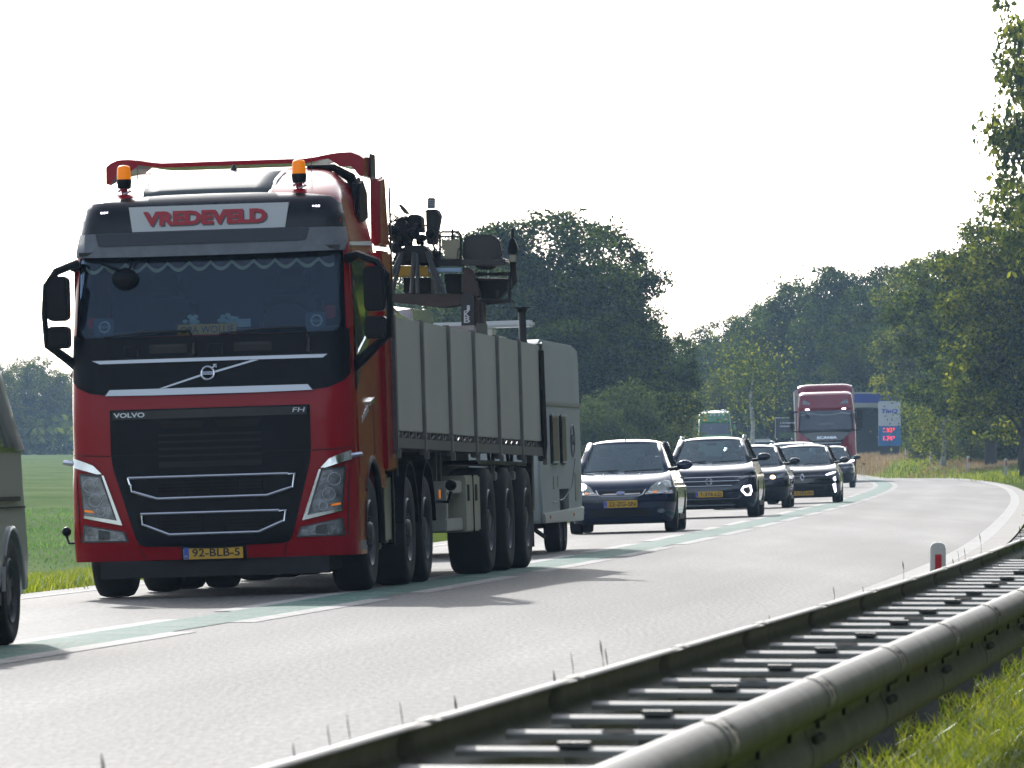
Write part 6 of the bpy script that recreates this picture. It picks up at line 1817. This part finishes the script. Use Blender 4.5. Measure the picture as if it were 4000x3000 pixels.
# grey van at the left edge, right in front of the lorry
V, F, Wf, hw = car("grey_van", "dark grey van cut off by the left edge, just ahead of the red lorry", "van", -4.505, 45.6,
    dict(L=5.1, W=1.90, H=2.06, cowl=1.22, ycowl=.95, nose=.95, paint=P_GREY, yroof0=1.75, yroof1=4.75, yrear=5.02, wr=.345, fa=.92, ra=4.38, gc=.24, roofw=.82, shoulder=.985, c2=.3, tw=.22, dome=.16), yaw=.0)
MB().box(hw * .985, hw * .998, 1.2, 4.95, 1.215, 1.245).build("chrome_belt_line", M_CHROME, V, bevel=.004)
MB().box(hw * .990, hw * 1.006, .3, 4.9, .86, .872).build("body_crease", M_SLOT, V)
MB().box(hw * .990, hw * 1.010, 2.6, 4.7, .905, .935).build("slide_rail", M_BLACKP, V)
pts = [(hw * 1.002, 4.38 + .395 * math.cos(a), .345 + .395 * math.sin(a)) for a in [math.radians(0 + 180 * k / 16) for k in range(17)]]
MB().tube(pts, .014, 6).build("wheel_arch_lip", P_GREY, V)
for s in (-1, 1): patch("headlight", mir([(.6, .90), (.88, .95), (.88, .80), (.62, .76)], s), F, M_LAMP, V, off=.012, thick=.03, step=.1)
MB().box(-hw * .9, hw * .97, 4.95, 5.16, .30, .62).build("rear_bumper", P_GREY, V, bevel=.05)

# ------------------------------------------------------------------ caravan behind the trailer
M_CARV = mat("cream_caravan_skin", (0.36, 0.40, 0.40), 0.5, spec=.15, var=.08, scale=1)
M_CARVT = mat("caravan_trim", (0.30, 0.31, 0.30), 0.4, .4)
CV = empty("caravan"); place(CV, -.76, 95.2, yaw=.0)
setp(CV, "tall pale grey caravan with two hatch windows right behind the lorry's trailer", "caravan")
LC = 6.9
prof = [(0.25, .38), (.02, .75), (0, 1.1), (.10, 1.75), (.35, 2.45), (.55, 2.56), (.8, 2.60), (LC - .75, 2.60), (LC - .18, 2.56), (LC - .05, 2.40), (LC, 1.2), (LC - .02, .62), (LC - .25, .38)]
sb = MB().prismx(prof, -1.14, 1.14)
body = sb.build("body", M_CARV, CV, bevel=.035)
cut(body, MB().box(.8, 1.5, 2.9, 4.5, .0, .78).box(-1.5, -.8, 2.9, 4.5, .0, .78))
for s in (1, -1):
    e = lambda a, b: (min(s * a, s * b), max(s * a, s * b))
    x0, x1 = e(1.135, 1.155)
    MB().box(x0, x1, .12, LC - .04, 1.80, 1.85).build("trim_strip", M_CARVT, CV, bevel=.008)
    MB().prismx([(.25, .38), (.1, .50), (LC - .05, .54), (LC - .22, .36)], *e(1.12, 1.165)).build("skirt", mat("white_skirt", (.52, .54, .52), .4), CV, bevel=.01)
    for yw, w_ in ((1.6, .95), (3.15, .75)):
        f = MB().box(*e(1.14, 1.172), yw, yw + w_, 1.08, 1.70).build("window", M_BLACKG, CV, bevel=.02)
        MB().box(*e(1.172, 1.178), yw + .04, yw + w_ - .04, 1.12, 1.66).build("pane", mat("acrylic_pane", (.05, .045, .03), .35, spec=.2), f)
        MB().box(*e(1.17, 1.20), yw + .02, yw + w_ - .02, 1.68, 1.71).build("window_rail", M_SILVER, f)
        MB().box(*e(1.17, 1.19), yw + .05, yw + w_ - .05, 1.10, 1.125).build("window_rail", M_SILVER, f)
    MB().tube([(s * 1.15, 5.35 + .32 * math.cos(a), 1.38 + .20 * math.sin(a)) for a in [2 * math.pi * k / 22 for k in range(23)]], .010, 5).build("logo_ring", M_GREYTXT, CV)
    MB().tube([(s * 1.15, 5.2, 1.35), (s * 1.15, 5.3, 1.45), (s * 1.15, 5.4, 1.34), (s * 1.15, 5.5, 1.44)], .012, 5).build("logo_figure", M_GREYTXT, CV)
    MB().tube([(s * 1.148, 1.8, .62), (s * 1.148, 3.6, .66), (s * 1.148, 5.0, .80), (s * 1.148, 5.7, 1.15)], .007, 5).build("swoosh_decal", M_GREYTXT, CV)
    MB().box(*e(1.14, 1.152), 5.6, 6.15, .62, .98).build("service_hatch", M_CARVT, CV, bevel=.004)
    MB().box(*e(1.14, 1.152), 1.9, 2.1, .78, .94).box(*e(1.14, 1.152), 2.6, 2.75, .80, .94).build("vent", M_CARVT, CV)
    for y in (.9, 4.9): MB().box(*e(1.165, 1.175), y, y + .12, .43, .47).build("side_marker_lamp", mat("orange_red_lens", (.5, .06, .01), .3), CV)
    wheel(CV, s * 1.12, 3.30, .32, .20, s, "car"); wheel(CV, s * 1.12, 4.10, .32, .20, s, "car")
MB().prismx([(-1.3, .40), (.3, .44), (.3, .50), (-1.3, .46)], -.06, .06).build("drawbar", M_GALVD, CV)
MB().tube([(.7, 2.2, .42), (1.0, 2.2, .20)], .03, 6).build("corner_steady", M_GALVD, CV)
MB().box(-.9, .9, .4, LC - .4, .30, .42).build("chassis", M_CHASSIS, CV)
# flat aerial on the caravan roof
an = MB().box(-.1, .62, 1.3, 1.9, 2.60, 2.66).box(.0, .50, 1.4, 1.8, 2.66, 2.76)
an.build("aerial_foot", mat("aerial_cream", (.55, .54, .47), .5), CV, bevel=.01)
MB().box(-.30, .98, 1.35, 1.85, 2.77, 2.85).build("flat_aerial", mat("aerial_white", (.60, .61, .62), .4), CV, bevel=.025)

# ------------------------------------------------------------------ distant trucks
def far_truck(name, label, X, D, H, paint, W=2.5, group="queue of traffic in the far lane"):
    T = empty(name); setp(T, label, "truck", group)
    hw = W / 2
    cw = lambda z: interp([(.3, hw * .97), (1.0, hw), (2.4, hw), (3.2, hw * .96), (3.75, hw * .90), (3.92, hw * .80)], z)
    yf = [(.3, .06), (.6, 0), (1.8, .05), (2.25, .14), (3.08, .33), (3.2, .28), (3.75, .42), (3.85, .6), (3.92, 1.1)]
    cv = mk_curve(.10, .24, .80)
    FF = surf(yf, cw, cv)
    zz_ = [.3, .45, .7, 1.0, 1.3, 1.6, 1.9, 2.2, 2.27, 2.5, 2.75, 2.97, 3.08, 3.2, 3.4, 3.6, 3.75, 3.82, 3.87, 3.92]
    c = loft("cab", zz_, cw, FF, lambda x, z: 2.3, paint, T)
    cut(c, MB().tube([(-2, 1.42, .5), (-.8, 1.42, .5)], .62, 24).tube([(.8, 1.42, .5), (2, 1.42, .5)], .62, 24))
    for s in (-1, 1): wheel(T, s * (hw - .01), 1.42, .505, .33, s)
    MB().box(-.9, .9, .3, 3.0, .5, 1.0).build("chassis_frame", M_CHASSIS, T)
    # deflector
    vv = []; xs_ = np.linspace(-hw * .93, hw * .93, 15)
    for x in xs_:
        e = (abs(x) / (hw * .93)) ** 6
        vv += [(x, 1.3 + .2 * e, 3.85), (x, 1.35 + .2 * e, H - .18 - .1 * e), (x, 1.6 + .1 * e, H - .02 - .1 * e), (x, 2.6, H - .08 * e), (x, 2.6, 3.85)]
    ff = []
    for i in range(len(xs_) - 1):
        for k in range(5):
            a = i * 5 + k; b = i * 5 + (k + 1) % 5; ff.append((a, b, b + 5, a + 5))
    ff += [(0, 1, 2, 3, 4), tuple(len(vv) - 5 + k for k in range(5))[::-1]]
    MB().add(vv, ff).build("roof_deflector", paint, T, ang=50)
    sc_ = patch("windscreen", rrect(-hw * .92, hw * .92, 2.26, 3.08, .08), FF, mat("dark_blue_windscreen", (.03, .045, .075), .12, coat=.6), T, off=.008, thick=.02, step=.12)
    for s in (-1, 1):
        m = MB().tube([(s * (hw - .02), .4, 3.05), (s * (hw + .2), .25, 3.05)], .04, 6).tube([(s * (hw - .02), .4, 2.2), (s * (hw + .2), .25, 2.25)], .03, 6).build("mirror_arm", M_BLACKG, T)
        MB().prism(rrect(min(s * (hw + .08), s * (hw + .30)), max(s * (hw + .08), s * (hw + .30)), 2.62, 3.08, .06), .12, .34).build("mirror_housing", M_BLACKG, m, bevel=.02)
        MB().prism(rrect(min(s * (hw + .08), s * (hw + .30)), max(s * (hw + .08), s * (hw + .30)), 2.28, 2.58, .05), .12, .34).build("mirror_housing", M_BLACKG, m, bevel=.02)
        MB().box(min(s * hw, s * (hw + .01)), max(s * hw, s * (hw + .01)), .6, 1.5, 2.15, 2.95).build("side_window", M_BLACKG, T)
    place(T, X, D)
    return T, FF, hw, cw
M_MAROON = mat("maroon_truck_paint", (0.22, 0.008, 0.028), 0.16, coat=.4, var=.05, scale=2)
S, FF, hw, cw = far_truck("red_truck", "distant dark red truck facing the camera at the bend, tall white box trailer behind it", 13.45, 338, 4.22, M_MAROON)
patch("lower_screen_panel", [(-hw * .95, 2.27), (hw * .95, 2.27), (hw * .93, 2.18), (.85, 2.0), (.62, 1.62), (.55, 1.3), (-.55, 1.3), (-.62, 1.62), (-.85, 2.0), (-hw * .93, 2.18)], FF, M_BLACKG, S, off=.012, thick=.02)
patch("grey_grille_top", [(-1.0, 2.12), (-.5, 2.16), (.5, 2.16), (1.0, 2.12), (.70, 1.86), (.60, 1.80), (-.60, 1.80), (-.70, 1.86)], FF, mat("mid_grey_panel", (.14, .15, .16), .4), S, off=.02, thick=.02)
text("maker_lettering", "SCANIA", .02, 1.93, .86, .115, FF, M_CHROME, S, off=.03, bold=.03)
for z in (1.68, 1.56, 1.44, 1.32, 1.15, .98): patch("grille_slat", rrect(-.62, .62, z, z + .035, .01), FF, M_SILVER, S, off=.02, thick=.02)
patch("grille_dark", [(-.75, 1.2), (.75, 1.2), (.70, .75), (-.70, .75)], FF, M_SLOT, S, off=.01, thick=.02)
for s in (-1, 1):
    patch("roof_lamp", mir([(.64, 3.35), (.68, 3.45), (.90, 3.54), (.97, 3.53), (.96, 3.36)], s), FF, M_LAMP, S, off=.012, thick=.02, step=.1)
    patch("marker_lamp", rrect(min(s * .70, s * .86), max(s * .70, s * .86), 3.12, 3.16, .01), FF, M_LEDW, S, off=.03, thick=.03)
    h = patch("headlight", mir([(.80, 1.08), (1.17, 1.14), (1.17, .86), (.84, .80)], s), FF, M_LAMP, S, off=.012, thick=.03, step=.1)
    patch("lit_lamp", ellipse(s * 1.04, .93, .11, .055, 14), FF, M_LEDW, h, off=.02, thick=.01, step=.05)
xs = np.linspace(-1.05, 1.05, 61)
hz = [(x, 3.0 - .075 * abs(math.cos(2.3 * x)) - .02 * abs(math.sin(20 * x))) for x in xs]
patch("scalloped_curtain", hz + [(x, z - .035) for x, z in hz[::-1]], FF, mat("grey_curtain_hem", (.3, .32, .35), .8), S, off=.030, thick=.004, step=0)
rr = random.Random(8); mb = MB(); x = -.35
while x < .3: mb.box(x, x + .05, FF(x, 2.5) - .035, FF(x, 2.5) - .02, 2.47, 2.53); x += .07
mb.build("windscreen_lettering", mat("faint_lettering", (.25, .27, .3), .8), S)
MB().tube([(-.85, FF(-.85, 2.9) - .15, 2.95), (-.72, FF(-.7, 2.8) - .2, 2.85), (-.9, FF(-.9, 2.8) - .2, 2.82)], .035, 6).build("kerb_mirror", M_BLK, S)
# its trailer
ST = empty("box_trailer"); setp(ST, "tall pale box trailer behind the distant dark red truck", "trailer")
MB().box(-1.275, 1.275, 3.1, 16.6, 1.15, 4.02).build("box_body", mat("pale_trailer_side", (.45, .47, .48), .5), ST, bevel=.03)
MB().box(-1.29, -1.275, 3.1, 3.2, 1.15, 4.02).build("corner_rail", M_SILVER, ST)
for s in (-1, 1):
    for y in (12.5, 13.8, 15.1): wheel(ST, s * 1.22, y, .53, .385, s, "trailer")
place(ST, 13.45, 338, yaw=.004)
M_GREENP = mat("bright_green_truck_paint", (0.015, 0.20, 0.045), 0.28, coat=1.0)
T2, FF, hw, cw = far_truck("green_truck", "far-off bright green truck cab rising between the blue hatchback and the crossover", at(2799, 0, 560).x, 560, 3.98, M_GREENP, W=2.35)
for s in (-1, 1):
    MB().ell((s * .62, 1.62, 3.95), (.30, .15, .07), 12, 8).build("chrome_horn", M_CHROME, T2)
    MB().box(min(s * .70, s * .82), max(s * .70, s * .82), FF(.7, 3.3) - .03, FF(.7, 3.3), 3.28, 3.36).build("amber_marker", M_AMBER, T2)
    MB().ell((s * (hw + .19), .2, 2.7), (.12, .12, .42), 10, 8).build("mirror_cap", M_GREENP, T2)
for k in range(5): MB().ell((-.6 + .3 * k, FF(.3, 3.6) - .05, 3.62), (.07, .05, .07), 10, 6).build("roof_spotlight", M_CHROME, T2)

# ------------------------------------------------------------------ haze: the air of the place
hz_o = MB().box(-760, 780, -60, 1310, -4.0, 24.5).build("haze", None, sm=False)
hm = bpy.data.materials.new("summer_haze"); hm.use_nodes = True
n = hm.node_tree; n.nodes.remove(n.nodes["Principled BSDF"])
pv = n.nodes.new("ShaderNodeVolumePrincipled")
pv.inputs["Color"].default_value = (0.46, 0.70, 1.0, 1)
pv.inputs["Density"].default_value = 0.00014
pv.inputs["Anisotropy"].default_value = 0.3
n.links.new(pv.outputs[0], n.nodes["Material Output"].inputs["Volume"])
hz_o.data.materials.append(hm)
setp(hz_o, kind="stuff")
